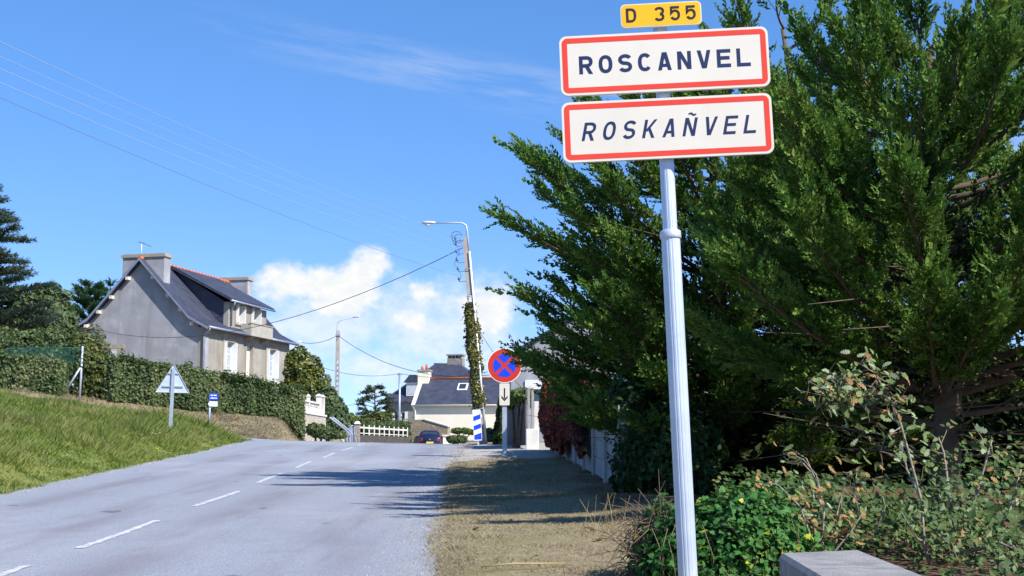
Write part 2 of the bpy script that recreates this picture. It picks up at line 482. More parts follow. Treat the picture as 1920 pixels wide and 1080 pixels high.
def one_leaf(name, c, trans=0.28, c2=None):
    m = bpy.data.materials.new(name)
    m.use_nodes = True
    t = NT(m.node_tree)
    info = t.n('ShaderNodeObjectInfo').outputs['Random']
    co = t.n('ShaderNodeTexCoord').outputs['Object']
    k = t.rng(t.noise(co, 22.0, 3.0), 0.45, 0.7)
    a = t.mix(info, rgb(*c), rgb(*[min(1, x * 1.75) for x in c]))
    if c2: a = t.mix(k, a, rgb(*c2))
    p = t.n('ShaderNodeBsdfPrincipled', ins={'Base Color': a, 'Roughness': 0.55, 'Specular IOR Level': 0.25})
    tr = t.n('ShaderNodeBsdfTranslucent', ins={'Color': a})
    mx = t.n('ShaderNodeMixShader', ins={0: trans, 1: p.outputs[0], 2: tr.outputs[0]})
    t.n('ShaderNodeOutputMaterial', ins={0: mx.outputs[0]})
    return m


M['oak_green'] = one_leaf('oak_leaf_green', (0.10, 0.17, 0.055), c2=(0.20, 0.13, 0.05))
M['oak_brown'] = one_leaf('oak_leaf_brown', (0.27, 0.155, 0.06), c2=(0.13, 0.14, 0.045))
M['oak_pale'] = one_leaf('oak_leaf_pale', (0.19, 0.25, 0.14))
M['ivy_leaf'] = one_leaf('ivy_leaf_single', (0.035, 0.115, 0.022))
M['ivy_yellow'] = one_leaf('ivy_leaf_yellow', (0.28, 0.30, 0.025))

# ------------------------------------------------------------------ terrain
def interp(y, ys, zs):
    return np.interp(y, ys, zs)


def sstep(a, b, x):
    t = np.clip((x - a) / (b - a), 0, 1)
    return t * t * (3 - 2 * t)


def road_cx(y):
    return interp(y, [-40, 10, 20, 30, 45, 60, 80, 100, 130, 200, 400], [-3.9, -4.03, -4.16, -4.5, -4.9, -5.5, -6.7, -8.4, -13, -36, -120])


def road_l(y):
    return road_cx(y) - interp(y, [0, 20, 30, 45, 60, 100], [3.3, 3.3, 3.5, 3.9, 3.7, 3.4])


def road_r(y):
    return road_cx(y) + interp(y, [0, 10, 15, 23, 35, 45, 100], [3.33, 3.27, 3.10, 2.93, 3.12, 3.3, 3.2])


def road_z0(y):
    return interp(y, [-600, 0, 30, 36, 40, 43, 46, 49, 52, 58, 70, 98, 150, 400], [-2, 0, 1.2, 1.43, 1.57, 1.665, 1.745, 1.79, 1.80, 1.79, 1.74, 1.66, 1.5, -2])


def road_z(x, y):
    return road_z0(y) - 0.022 * (x - road_cx(y)) * sstep(34, 46, y)


def vnoise(x, y, s, seed=0):
    """cheap smooth value noise"""
    x = x / s + seed * 17.3; y = y / s + seed * 5.7
    xi, yi = np.floor(x), np.floor(y)
    fx, fy = x - xi, y - yi
    fx = fx * fx * (3 - 2 * fx); fy = fy * fy * (3 - 2 * fy)
    def h(a, b):
        v = np.sin(a * 127.1 + b * 311.7 + seed * 74.7) * 43758.5453
        return v - np.floor(v)
    return (h(xi, yi) * (1 - fx) + h(xi + 1, yi) * fx) * (1 - fy) + (h(xi, yi + 1) * (1 - fx) + h(xi + 1, yi + 1) * fx) * fy


def hedge_y(x):
    return interp(x, [-60, -21.5, -17.6, -9.8, -9.0], [50, 56, 58, 62, 62.5])


def terrain_z(x, y):
    x = np.asarray(x, dtype=float); y = np.asarray(y, dtype=float)
    rz = road_z(np.clip(x, road_l(y), road_r(y)), y)
    oL = road_l(y) - x
    oR = x - road_r(y)
    z = rz.copy()
    # near bank left of the road
    o = np.clip(oL, 0, None)
    bank = 0.22 * (1 - np.exp(-o / 0.9)) + np.where(o < 4.5, 0.20 * o, 0.9 + 0.155 * (o - 4.5))
    bank = np.minimum(bank, 4.0)
    near = rz + bank + 0.10 * (vnoise(x, y, 1.7, 1) - 0.5) * np.clip(o, 0, 1) + 0.28 * (vnoise(x, y, 5.0, 2) - 0.5) * np.clip(o / 3, 0, 1)
    # side street level
    street = 1.88 + 0.035 * np.clip(-9 - x, 0, 60)
    # far bank up to the hedge and the garden behind it
    plateau = 2.9 + 0.095 * np.clip(-9.8 - x, -5, 40) + 0.06 * np.clip(y - 66, 0, 14)
    t = np.clip(np.minimum(o / 1.4, (y - 52.3) / np.maximum(hedge_y(x) - 0.6 - 52.3, 2.0)), 0, 1)
    far = street + (plateau - street) * (t * 0.75 + 0.25 * t * t) + 0.08 * (vnoise(x, y, 1.3, 3) - 0.5) * t
    far = np.where(y > 52.3, np.minimum(far, rz + 0.95 * o + 0.02), far)
    k1 = sstep(43.2, 46.3, y + 0.35 * np.clip(o - 1, 0, 8) * 0 + 0.3 * (vnoise(x, y, 2.0, 4) - 0.5))
    k2 = sstep(51.7, 52.6, y)
    left = near * (1 - k1) + (street * (1 - k2) + far * k2) * k1
    e = sstep(0.0, 1.2, o)
    left = rz * (1 - e) + left * e
    # verge on the right
    oR = np.clip(oR, 0, None)
    right = rz + 0.05 * (vnoise(x, y, 1.1, 5) - 0.5) * np.clip(oR, 0, 1) + 0.03 * np.clip(oR, 0, 3)
    so = np.maximum(x - road_r(y), road_l(y) - x)
    z = np.where(oL > 0, left, np.where(oR > 0, right, rz))
    z = z - 0.06 + 0.085 * sstep(-0.4, 0.4, so) + 0.03 * (vnoise(x, y, 0.7, 6) - 0.5) * sstep(-0.6, 0, so)
    far_f = sstep(140, 400, np.hypot(x, y))
    return z * (1 - far_f) + (-2.0) * far_f


def axis(parts):
    r = [parts[0][0]]
    for (a, b, s) in parts:
        n = max(1, int(round((b - a) / s)))
        r += [a + (b - a) * (i + 1) / n for i in range(n)]
    return np.array(r)


gx = axis([(-1600, -300, 130), (-300, -70, 20), (-70, -26, 2.0), (-26, 6, 0.3), (6, 26, 1.0), (26, 70, 4), (70, 300, 23), (300, 1600, 130)])
gy = axis([(-1600, -200, 140), (-200, -20, 20), (-20, 4, 2), (4, 66, 0.3), (66, 130, 1.0), (130, 260, 6), (260, 1900, 110)])
GX, GY = np.meshgrid(gx, gy)
GZ = terrain_z(GX, GY)
nx, ny = len(gx), len(gy)
idx = np.arange(nx * ny).reshape(ny, nx)
F = np.stack([idx[:-1, :-1], idx[:-1, 1:], idx[1:, 1:], idx[1:, :-1]], -1).reshape(-1, 4)

m = bpy.data.materials.new('ground_cover')
m.use_nodes = True
t = NT(m.node_tree)
co = t.n('ShaderNodeTexCoord').outputs['Object']
at_ = t.n('ShaderNodeAttribute', attribute_name='cover')
sepc = t.n('ShaderNodeSeparateColor', ins={0: at_.outputs['Color']})
n1 = t.noise(co, 0.9, 6.0, 0.6); n2 = t.noise(co, 7.0, 5.0, 0.65); n3 = t.noise(co, 45.0, 4.0, 0.7)
green = t.mix(t.rng(n1, 0.35, 0.65), rgb(0.09, 0.14, 0.03), rgb(0.19, 0.20, 0.06))
green = t.mix(t.m('MULTIPLY', t.rng(n2, 0.45, 0.7), 0.5), green, rgb(0.22, 0.18, 0.08))
dry = t.mix(t.rng(n2, 0.35, 0.65), rgb(0.25, 0.20, 0.125), rgb(0.17, 0.14, 0.075))
dry = t.mix(t.m('MULTIPLY', t.rng(n3, 0.4, 0.65), 0.6), dry, rgb(0.37, 0.315, 0.225))
dry = t.mix(t.m('MULTIPLY', t.rng(n1, 0.5, 0.72), 0.55), dry, rgb(0.16, 0.15, 0.05))
grav = t.mix(t.rng(n3, 0.42, 0.6), rgb(0.26, 0.24, 0.22), rgb(0.52, 0.49, 0.45))
lit = t.mix(t.rng(n3, 0.4, 0.65), rgb(0.07, 0.045, 0.03), rgb(0.18, 0.11, 0.065))
edge = t.m('MULTIPLY', t.m('SUBTRACT', n2, 0.5), 0.9)
col = t.mix(t.rng(t.m('ADD', sepc.outputs[0], edge), 0.35, 0.65), green, dry)
col = t.mix(t.rng(t.m('ADD', sepc.outputs[1], edge), 0.4, 0.65), col, grav)
col = t.mix(t.rng(t.m('ADD', sepc.outputs[2], edge), 0.35, 0.65), col, lit)
p = t.n('ShaderNodeBsdfPrincipled', ins={'Base Color': col, 'Roughness': 0.95, 'Specular IOR Level': 0.15})
b = t.n('ShaderNodeBump', ins={'Strength': 0.3, 'Distance': 0.012, 'Height': t.m('ADD', t.m('MULTIPLY', n2, 0.2), n3)})
t.set(p.inputs['Normal'], b.outputs[0])
t.n('ShaderNodeOutputMaterial', ins={0: p.outputs[0]})
M['ground'] = m

V = np.stack([GX, GY, GZ], -1).reshape(-1, 3)
me = np_mesh('ground', V, F, M['ground'], smooth=True)
x_, y_ = V[:, 0], V[:, 1]
oL_ = road_l(y_) - x_; oR_ = x_ - road_r(y_)


def dry_cover(x, y):
    oL = road_l(y) - x; oR = x - road_r(y)
    d = np.where(oR > 0, 1.0, 0.0)
    d = np.maximum(d, sstep(50.5, 52.0, y) * (oL > 0) * (y < 66))
    # the top of the near bank, below the hedge, is bare and tan
    d = np.maximum(d, sstep(41, 44.5, y + 0.12 * (x + 14) + 2.5 * (vnoise(x, y, 2.2, 8) - 0.5)) * (oL > 3) * 0.7)
    d = np.maximum(d, 0.42 * sstep(0.55, 0.75, vnoise(x, y, 3.0, 7)) * (oL > 0))
    d = np.where((x > -12.5) & (y < 46) & (oL > 0), d * 0.3, d)
    return d


dc = dry_cover(x_, y_)
gr = np.where(oR_ > 0, sstep(28.5, 31, y_ - 0.2 * x_) * (1 - sstep(44, 47, y_)) * (1 - sstep(0.9, 1.6, x_)) * 0.85, 0)
gr = np.maximum(gr, 0.55 * sstep(48, 54, y_) * (oR_ > 0) * (oR_ < 14))
gr = np.maximum(gr, 0.62 * (oR_ > -0.2) * (oR_ < 0.22))
li = np.where(oR_ > 0, sstep(0.6, 1.6, x_ + 0.4 * (vnoise(x_, y_, 1.0, 9) - 0.5)) * sstep(12.5, 15.5, y_) * (1 - sstep(31, 33.5, y_)), 0)
li = np.maximum(li, sstep(2.0, 3.0, x_) * (y_ < 60) * (y_ > -5))
cl = me.color_attributes.new('cover', 'FLOAT_COLOR', 'POINT')
cl.data.foreach_set('color', np.stack([dc, gr, li, np.ones_like(dc)], -1).astype(np.float32).ravel())
tag(link('ground', me), kind='structure')

# ------------------------------------------------------------------ road
m = bpy.data.materials.new('road_dressing')
m.use_nodes = True
t = NT(m.node_tree)
co = t.n('ShaderNodeTexCoord').outputs['Object']
uv = t.n('ShaderNodeUVMap', uv_map='lane').outputs[0]
su = t.n('ShaderNodeSeparateXYZ', ins={0: uv})
lat = su.outputs[0]
fine = t.noise(co, 70.0, 4.0, 0.8)
mid = t.noise(co, 1.4, 6.0, 0.6)
big = t.noise(co, 0.22, 4.0, 0.55)
col = t.mix(t.rng(fine, 0.30, 0.70), rgb(0.120, 0.135, 0.170), rgb(0.40, 0.425, 0.485))
mp = t.n('ShaderNodeMapping', ins={0: co, 3: (1.0, 0.12, 1.0)})
stre = t.noise(mp.outputs[0], 1.9, 5.0, 0.6)


def track(c, wd):
    d = t.m('DIVIDE', t.m('SUBTRACT', lat, c), wd)
    return t.m('POWER', 2.718, t.m('MULTIPLY', t.m('MULTIPLY', d, d), -1.0))


tr = t.m('ADD', t.m('ADD', track(2.35, 0.42), track(0.75, 0.38)), t.m('ADD', track(-2.2, 0.42), track(-0.75, 0.36)))
col = t.mix(t.m('MULTIPLY', t.m('MULTIPLY', tr, t.rng(stre, 0.35, 0.62)), 0.5), col, rgb(0.145, 0.125, 0.145))
col = t.mix(t.m('MULTIPLY', t.rng(mid, 0.5, 0.75), 0.4), col, rgb(0.20, 0.20, 0.235))
col = t.mix(t.m('MULTIPLY', t.rng(big, 0.5, 0.7), 0.35), col, rgb(0.42, 0.42, 0.45))
mp2 = t.n('ShaderNodeMapping', ins={0: co, 3: (2.2, 0.9, 1.0)})
spots = t.rng(t.noise(mp2.outputs[0], 0.9, 2.0, 0.4), 0.735, 0.76)
col = t.mix(t.m('MULTIPLY', spots, 0.6), col, rgb(0.07, 0.07, 0.085))
p = t.n('ShaderNodeBsdfPrincipled', ins={'Base Color': col, 'Roughness': 0.88, 'Specular IOR Level': 0.3})
b = t.n('ShaderNodeBump', ins={'Strength': 0.55, 'Distance': 0.012, 'Height': fine})
t.set(p.inputs['Normal'], b.outputs[0])
t.n('ShaderNodeOutputMaterial', ins={0: p.outputs[0]})
M['road'] = m

ys = axis([(-30, 6, 2.0), (6, 60, 0.2), (60, 130, 1.0), (130, 200, 5)])
NL = 28
rv, ruv = [], []
for y in ys:
    l, r = float(road_l(y)), float(road_r(y))
    jr = 0.35 + 0.12 * (float(vnoise(np.array(3.0), np.array(y), 0.9, 21)) - 0.5)
    jl = -0.35 + 0.12 * (float(vnoise(np.array(3.0), np.array(y), 0.8, 23)) - 0.5)
    for k in range(NL + 1):
        x = (l + jl) + (r + jr - l - jl) * k / NL
        rv.append((x, y, float(road_z(np.array(x), np.array(y))) + 0.006))
        ruv.append((x - float(road_cx(y)), y))
rv = np.array(rv)
ri = np.arange(len(rv)).reshape(len(ys), NL + 1)
rf = np.stack([ri[:-1, :-1], ri[:-1, 1:], ri[1:, 1:], ri[1:, :-1]], -1).reshape(-1, 4)
me = np_mesh('road', rv, rf, M['road'], smooth=True)
ul = me.uv_layers.new(name='lane')
ul.data.foreach_set('uv', np.array(ruv, dtype=np.float32)[rf.ravel()].ravel())
road = tag(link('road', me), kind='structure')

# side street joining from the left
sv = []
sx = axis([(-60, -12, 1.5), (-12, -7.6, 0.3)])
for x in sx:
    fl = 3.2 * math.exp(-max(0, (-8.6 - x)) / 1.1) * 0.55
    y0 = 46.4 - min(fl, 1.7) + 0.15 * math.sin(x * 2.1); y1 = 51.7 + 0.1 * math.sin(x * 1.7)
    for k in range(13):
        y = y0 + (y1 - y0) * k / 12
        if x > float(road_l(y)) + 0.1:
            z = float(road_z(np.array(x), np.array(y))) + 0.0015
        else:
            z = float(terrain_z(np.array(x), np.array(y))) + 0.03
        sv.append((x, y, z))
si = np.arange(len(sv)).reshape(len(sx), 13)
sf = np.stack([si[:-1, :-1], si[1:, :-1], si[1:, 1:], si[:-1, 1:]], -1).reshape(-1, 4)
tag(link('side_street', np_mesh('side_street', sv, sf, M['road'], smooth=True)), kind='structure')

# white centre dashes, thick worn paint
m = bpy.data.materials.new('worn_road_paint')
m.use_nodes = True
t = NT(m.node_tree)
co = t.n('ShaderNodeTexCoord').outputs['Object']
f = t.rng(t.noise(co, 11.0, 6.0, 0.75), 0.44, 0.62)
g = t.rng(t.noise(co, 90.0, 2.0, 0.6), 0.35, 0.65)
c = t.mix(g, rgb(0.48, 0.49, 0.51), rgb(0.64, 0.64, 0.65))
c = t.mix(t.m('MULTIPLY', f, 0.75), c, rgb(0.27, 0.275, 0.31))
p = t.n('ShaderNodeBsdfPrincipled', ins={'Base Color': c, 'Roughness': 0.75})
t.n('ShaderNodeOutputMaterial', ins={0: p.outputs[0]})
M['road_paint'] = m
for k in range(-2, 11):
    y0 = 12.7 + 4.9 * k + (0.7 if k < 0 else 0.0)
    y1 = y0 + (2.9 if k < 6 else 2.4)
    vs, n = [], 24
    for i in range(n + 1):
        y = y0 + (y1 - y0) * i / n
        wl = 0.043 + 0.010 * math.sin(i * 2.3 + k) + 0.008 * random.uniform(-1, 1)
        wr = 0.043 + 0.010 * math.sin(i * 1.7 + 2 * k) + 0.008 * random.uniform(-1, 1)
        cx = float(road_cx(y)) + 0.02 * math.sin(y)
        for x in (cx - wl, cx + wr):
            vs.append((x, y, float(road_z(np.array(x), np.array(y))) + 0.0115))
    fs = [(2 * i, 2 * i + 1, 2 * i + 3, 2 * i + 2) for i in range(n)]
    link('dash_marking', np_mesh('dash_marking', vs, fs, M['road_paint']), None, road)


# ------------------------------------------------------------------ grass (uncountable)
def blades(x, y, h, wdt, lean=0.5, per=3, mat=None, name='grass'):
    n = len(x)
    z = terrain_z(x, y)
    P = np.stack([x, y, z - 0.01], -1)
    out = []
    for k in range(per):
        a = RNG.uniform(0, 2 * np.pi, n)
        base = P + np.stack([RNG.normal(0, wdt * 2.0, n), RNG.normal(0, wdt * 2.0, n), np.zeros(n)], -1)
        hh = h * RNG.uniform(0.55, 1.2, n)
        ww = wdt * RNG.uniform(0.6, 1.3, n)
        side = np.stack([np.cos(a), np.sin(a) * 0.4, np.zeros(n)], -1) * ww[:, None]
        b = RNG.uniform(0, 2 * np.pi, n)
        tip = base + np.stack([np.cos(b) * lean * hh, np.sin(b) * lean * hh, hh * RNG.uniform(0.5, 1, n)], -1)
        out.append(np.stack([base - side, base + side, tip], 1))
    Vv = np.concatenate(out).reshape(-1, 3)
    Ff = np.arange(len(Vv)).reshape(-1, 3)
    return np_mesh(name, Vv, Ff, mat)


N = 420000
x = RNG.uniform(-24, -7.0, N); y = RNG.uniform(13, 46.5, N)
dist = y
keep = (road_l(y) - x > 0.02) & (x > -0.40 * y - 3.5) & (RNG.uniform(0, 1, N) < np.clip(1.25 - y / 60, 0.3, 1)) & (RNG.uniform(0, 1, N) > dry_cover(x, y) * 0.9)
x, y = x[keep], y[keep]
hm = 0.05 + 0.17 * sstep(0.40, 0.85, vnoise(x, y, 1.5, 31)) + 0.12 * sstep(0.5, 0.9, vnoise(x, y, 0.45, 32))
hm *= 0.7 + 0.3 * sstep(0.0, 1.0, road_l(y) - x) + 0.5 * sstep(0.6, 0.9, vnoise(x, y, 0.5, 33))
hm *= 1 + 0.9 * sstep(-13, -10.5, x) * sstep(36, 39, y) * (road_l(y) - x > 0.5)
tag(link('bank_grass', blades(x, y, hm, 0.008 + 0.00022 * y, 0.95, 2, M['grass'], 'bank_grass')), 'green tussocky grass covering the bank left of the road', 'grass', kind='stuff')

N = 120000
x = RNG.uniform(-24, 4.2, N); y = np.where(RNG.uniform(0, 1, N) < 0.62, RNG.uniform(7.5, 22, N), RNG.uniform(22, 66, N))
oR = x - road_r(y); oL = road_l(y) - x
gra = np.where(oR > 0, sstep(28.5, 31, y - 0.2 * x) * (1 - sstep(44, 47, y)), 0)
keep = (((oR > 0.03) & (y < 48) & (x < 1.6 + 0.8 * (y < 14))) | ((oL > 0.3) & (y > 41.5))) & ~((oL > 0) & (y > 45.8) & (y < 52.2)) & (RNG.uniform(0, 1, N) > gra * 0.93) & (np.abs(x) < 0.42 * y + 1)
keep &= (RNG.uniform(0, 1, N) < np.where(oL > 0, dry_cover(x, y), np.where(x > 0.8, 0.45, 1.0)))
x, y = x[keep], y[keep]
hm = np.where(y < 48, 0.022 + 0.035 * sstep(0.4, 0.9, vnoise(x, y, 0.8, 41)), 0.10)
hm = hm * (1 + 2.2 * sstep(0.45, 1.1, x) * (y < 17)) * (1 + 0.9 * sstep(0.6, 0.95, vnoise(x, y, 0.5, 42)))
tag(link('dry_grass', blades(x, y, hm, 0.004 + 0.00022 * y, 0.9, 2, M['drygrass'], 'dry_grass')), 'short straw coloured dry grass on the verges', 'grass', kind='stuff')

# the trodden right verge in the foreground and the dry bank below the hedge
N = 170000
y = 7.5 + 27.5 * RNG.uniform(0, 1, N) ** 1.35
x = RNG.uniform(-1.6, 2.0, N)
oR = x - road_r(y)
gra = sstep(28.5, 31, y - 0.2 * x)
keep = (oR > 0.10 - 0.1 * RNG.uniform(0, 1, N)) & (RNG.uniform(0, 1, N) > gra * 0.95) & (RNG.uniform(0, 1, N) < 0.35 + 0.65 * sstep(0.25, 0.7, vnoise(x, y, 0.6, 43)))
x, y = x[keep], y[keep]
hm = 0.020 + 0.028 * vnoise(x, y, 0.7, 44) + 0.05 * sstep(0.9, 1.6, x) * (y < 16) + 0.05 * sstep(0.8, 0.97, vnoise(x, y, 0.33, 45))
verge_a = blades(x, y, hm, 0.0030 + 0.00016 * y, 1.5, 2, M['drygrass'], 'verge_grass')
tag(link('verge_grass', verge_a), 'trampled thin straw and grass on the right verge', 'grass', kind='stuff')
N = 42000
x = RNG.uniform(-24, -9.0, N); y = RNG.uniform(52.2, 62.5, N)
keep = (road_l(y) - x > 0.5) & (y < hedge_y(x) + 0.4)
x, y = x[keep], y[keep]
hm = 0.07 + 0.14 * sstep(0.4, 0.9, vnoise(x, y, 0.9, 46))
tag(link('bank_straw', blades(x, y, hm, 0.02, 0.9, 2, M['drygrass'], 'bank_straw')), 'dry straw grass on the bank below the clipped hedge', 'grass', kind='stuff')
N = 16000
x = RNG.uniform(-22, -7.6, N); y = RNG.uniform(15, 45.5, N)
keep = (road_l(y) - x > 0.5) & (x > -0.4 * y - 0.8) & (vnoise(x, y, 2.2, 47) > 0.45)
x, y = x[keep], y[keep]
tag(link('seed_stalks', blades(x, y, 0.16 + 0.16 * vnoise(x, y, 0.8, 48), 0.006 + 0.0002 * y, 0.5, 1, M['drygrass'], 'seed_stalks')), 'pale seed stalks standing among the green bank grass', 'grass', kind='stuff')

# loose grit spilled along both edges of the carriageway
N = 11000
y = 8 + 38 * RNG.uniform(0, 1, N) ** 1.5
sd_ = RNG.uniform(0, 1, N) < 0.75
off_ = np.abs(RNG.normal(0, 0.28, N)) - 0.12
x = np.where(sd_, road_r(y) + 0.12 - off_, road_l(y) - 0.02 + off_ * 0.5)
z = np.maximum(terrain_z(x, y), road_z(x, y) + 0.006)
P = np.stack([x, y, z], -1)
sz = (0.004 + 0.007 * RNG.uniform(0, 1, N) ** 2.5 + 0.0002 * y)[:, None]
tet = np.array([[1, 0, -0.2], [-0.5, 0.87, -0.2], [-0.5, -0.87, -0.2], [0, 0, 0.9]])
a_ = RNG.uniform(0, 6.28, N)
ca, sa = np.cos(a_), np.sin(a_)
V_ = np.stack([np.stack([P[:, 0] + sz[:, 0] * (q[0] * ca - q[1] * sa), P[:, 1] + sz[:, 0] * (q[0] * sa + q[1] * ca), P[:, 2] + sz[:, 0] * q[2]], -1) for q in tet], 1).reshape(-1, 3)
b4 = (np.arange(N) * 4)[:, None]
F_ = np.concatenate([b4 + np.array([[0, 1, 3]]), b4 + np.array([[1, 2, 3]]), b4 + np.array([[2, 0, 3]])])
M['grit'] = leafmat('grit', [(0.0, (0.18, 0.17, 0.16)), (0.6, (0.29, 0.28, 0.27)), (1.0, (0.46, 0.44, 0.42))], 0.0, 0.9, 0.2)
tag(link('road_grit', np_mesh('road_grit', V_, F_, M['grit'])), 'pale loose grit along the crumbling road edges', 'gravel', kind='stuff')


# ------------------------------------------------------------------ lettering
def _miter(pts, hw, closed=False):
    """quads of a constant width stroke along pts"""
    n = len(pts)
    L_, R_ = [], []
    for i in range(n):
        p = Vector(pts[i])
        a = Vector(pts[i - 1]) if (i > 0 or closed) else None
        b = Vector(pts[(i + 1) % n]) if (i < n - 1 or closed) else None
        if a is None: d = (b - p).normalized(); nn_ = Vector((-d.y, d.x)) * hw
        elif b is None: d = (p - a).normalized(); nn_ = Vector((-d.y, d.x)) * hw
        else:
            d0, d1 = (p - a).normalized(), (b - p).normalized()
            n0, n1 = Vector((-d0.y, d0.x)), Vector((-d1.y, d1.x))
            mm = (n0 + n1).normalized()
            nn_ = mm * hw / max(0.4, mm.dot(n0))
        L_.append(p + nn_); R_.append(p - nn_)
    m_ = n if closed else n - 1
    return [[R_[i], R_[(i + 1) % n], L_[(i + 1) % n], L_[i]] for i in range(m_)]


def _arc(cx, cz, rx, rz, a0, a1, n=14, p=2.3):
    out = []
    for i in range(n + 1):
        a = math.radians(a0 + (a1 - a0) * i / n)
        c, s_ = math.cos(a), math.sin(a)
        out.append((cx + rx * math.copysign(abs(c) ** (2 / p), c), cz + rz * math.copysign(abs(s_) ** (2 / p), s_)))
    return out


def glyph(ch, W, st):
    """strokes (lists of quads) of a narrow road-sign capital in the box 0..W by 0..1"""
    h = st / 2
    def dg(x0, z0, x1, z1, k=1.0):
        q = h * k * math.hypot(x1 - x0, z1 - z0) / abs(z1 - z0)
        return [[Vector((x0 - q, z0)), Vector((x0 + q, z0)), Vector((x1 + q, z1)), Vector((x1 - q, z1))]]
    stem = _miter([(h, 0), (h, 1)], h)
    if ch == 'R':
        r = (1 - h - 0.46) / 2
        return [stem, _miter([(h, 1 - h)] + _arc(W - h - r * 1.15, 0.46 + r, r * 1.15, r, 90, -90) + [(h, 0.46)], h), dg(W - h * 1.15, 0, W * 0.52, 0.46)]
    if ch == 'D':
        return [stem, _miter([(h, 1 - h)] + _arc(W * 0.42, 0.5, W * 0.58 - h, 0.5 - h, 90, -90, 20, 2.6) + [(h, h)], h)]
    if ch == 'O': return [_miter(_arc(W / 2, 0.5, W / 2 - h, 0.5 - h, 0, 345, 35, 2.35), h, True)]
    if ch == 'C': return [_miter(_arc(W / 2, 0.5, W / 2 - h, 0.5 - h, 40, 320, 26, 2.35), h)]
    if ch == 'S':
        ry = (1 - 2 * h) / 4
        return [_miter(_arc(W / 2, 1 - h - ry, W / 2 - h, ry, 22, 255, 18, 2.1) + _arc(W / 2, h + ry, W / 2 - h, ry, 75, -158, 18, 2.1), h)]
    if ch == '3':
        ry = (1 - 2 * h) / 4
        return [_miter(_arc(W / 2, 1 - h - ry, W / 2 - h, ry, 160, -80, 18, 2.2), h), _miter(_arc(W / 2, h + ry, W / 2 - h, ry, 80, -160, 18, 2.2), h)]
    if ch == '5':
        ry = 0.30
        return [_miter([(W - h * 0.6, 1 - h), (h * 1.2, 1 - h), (h, 0.52), (h * 1.2, 0.54)] + _arc(W / 2, h + ry - 0.005, W / 2 - h, ry, 130, -155, 20, 2.2), h)]
    if ch == 'A': return [dg(h * 1.05, 0, W / 2 - h * 0.25, 1), dg(W - h * 1.05, 0, W / 2 + h * 0.25, 1), _miter([(W * 0.24, 0.27), (W * 0.76, 0.27)], h * 0.9)]
    if ch == 'V': return [dg(W / 2 - h * 0.25, 0, h * 1.05, 1), dg(W / 2 + h * 0.25, 0, W - h * 1.05, 1)]
    if ch in 'NÑ':
        out = [stem, _miter([(W - h, 0), (W - h, 1)], h), dg(W - h * 1.15, 0, h * 1.15, 1, 0.95)]
        if ch == 'Ñ':
            out.append(_miter([(W * 0.2 + W * 0.6 * i / 12, 1.19 + 0.05 * math.sin(2 * math.pi * i / 12)) for i in range(13)], h * 0.62))
        return out
    if ch == 'E': return [stem, _miter([(h, 1 - h), (W, 1 - h)], h), _miter([(h, 0.52), (W * 0.92, 0.52)], h), _miter([(h, h), (W, h)], h)]
    if ch == 'L': return [stem, _miter([(h, h), (W, h)], h)]
    if ch == 'K': return [stem, dg(st, 0.36, W - h, 1, 0.9), dg(W - h, 0, W * 0.42, 0.56, 0.9)]
    return [stem]


def text_part(s, x0, pitch, wid, z0, hgt_, y, mat, parent, stroke=0.2, shear=0.0, name='letter'):
    for i, ch in enumerate(s):
        b = MB()
        for k, strokes in enumerate(glyph(ch, wid / hgt_, stroke)):
            for q in strokes:
                pts = [(x0 + pitch * i + hgt_ * (p.x + shear * p.y), z0 + hgt_ * p.y) for p in q]
                b.prism(pts, 'y', y - 0.0012 - 0.00008 * k, y - 0.0003)
        me_ = bpy.data.meshes.new(name)
        me_.from_pydata(b.v, [], b.f)
        bm = bmesh.new(); bm.from_mesh(me_); bmesh.ops.recalc_face_normals(bm, faces=bm.faces); bm.to_mesh(me_); bm.free()
        link(name, me_, mat, parent)


def flute(R, n=18, depth=0.06, z0=0, z1=1, mb=None):
    mb = mb or MB()
    k = n * 4
    prof = []
    for i in range(k):
        a = 2 * math.pi * i / k
        r = R * (1 - (depth if i % 4 in (0,) else 0.0))
        prof.append((r * math.cos(a), r * math.sin(a)))
    mb.prism(prof, 'z', z0, z1)
    return mb


# ------------------------------------------------------------------ the town name sign
SD = 8.1
pa, pb = at(1290, 1080, SD), at(1250.5, 310, SD)
axd = (pb - pa).normalized()
gz = float(terrain_z(np.array(pa.x), np.array(SD)))
base = pa - axd * ((pa.z - gz) / axd.z)
lean = math.atan2(axd.x, axd.z)
town = empty('place_name_sign', base, 'tall roadside sign with ROSCANVEL and ROSKAÑVEL panels on ribbed aluminium pole', 'road sign', rot=(0, lean, math.radians(-3.0)))


def hgt(py, px=1260):
    return (at(px, py, SD) - base).dot(axd)


H_col, H_top = hgt(437), hgt(40)
pole = flute(0.0575, 16, 0.03, -0.25, H_col).build('pole', M['alu'], town)
flute(0.0445, 14, 0.03, H_col, H_top).build('upper_pole', M['alu'], town)
MB().tube([(0, 0, H_col - 0.035), (0, 0, H_col - 0.03), (0, 0, H_col + 0.012), (0, 0, H_col + 0.02)], [0.062, 0.066, 0.064, 0.05], 32).build('collar', M['alu'], pole)
mpp = SD * 1.0 / FPX * 0.985


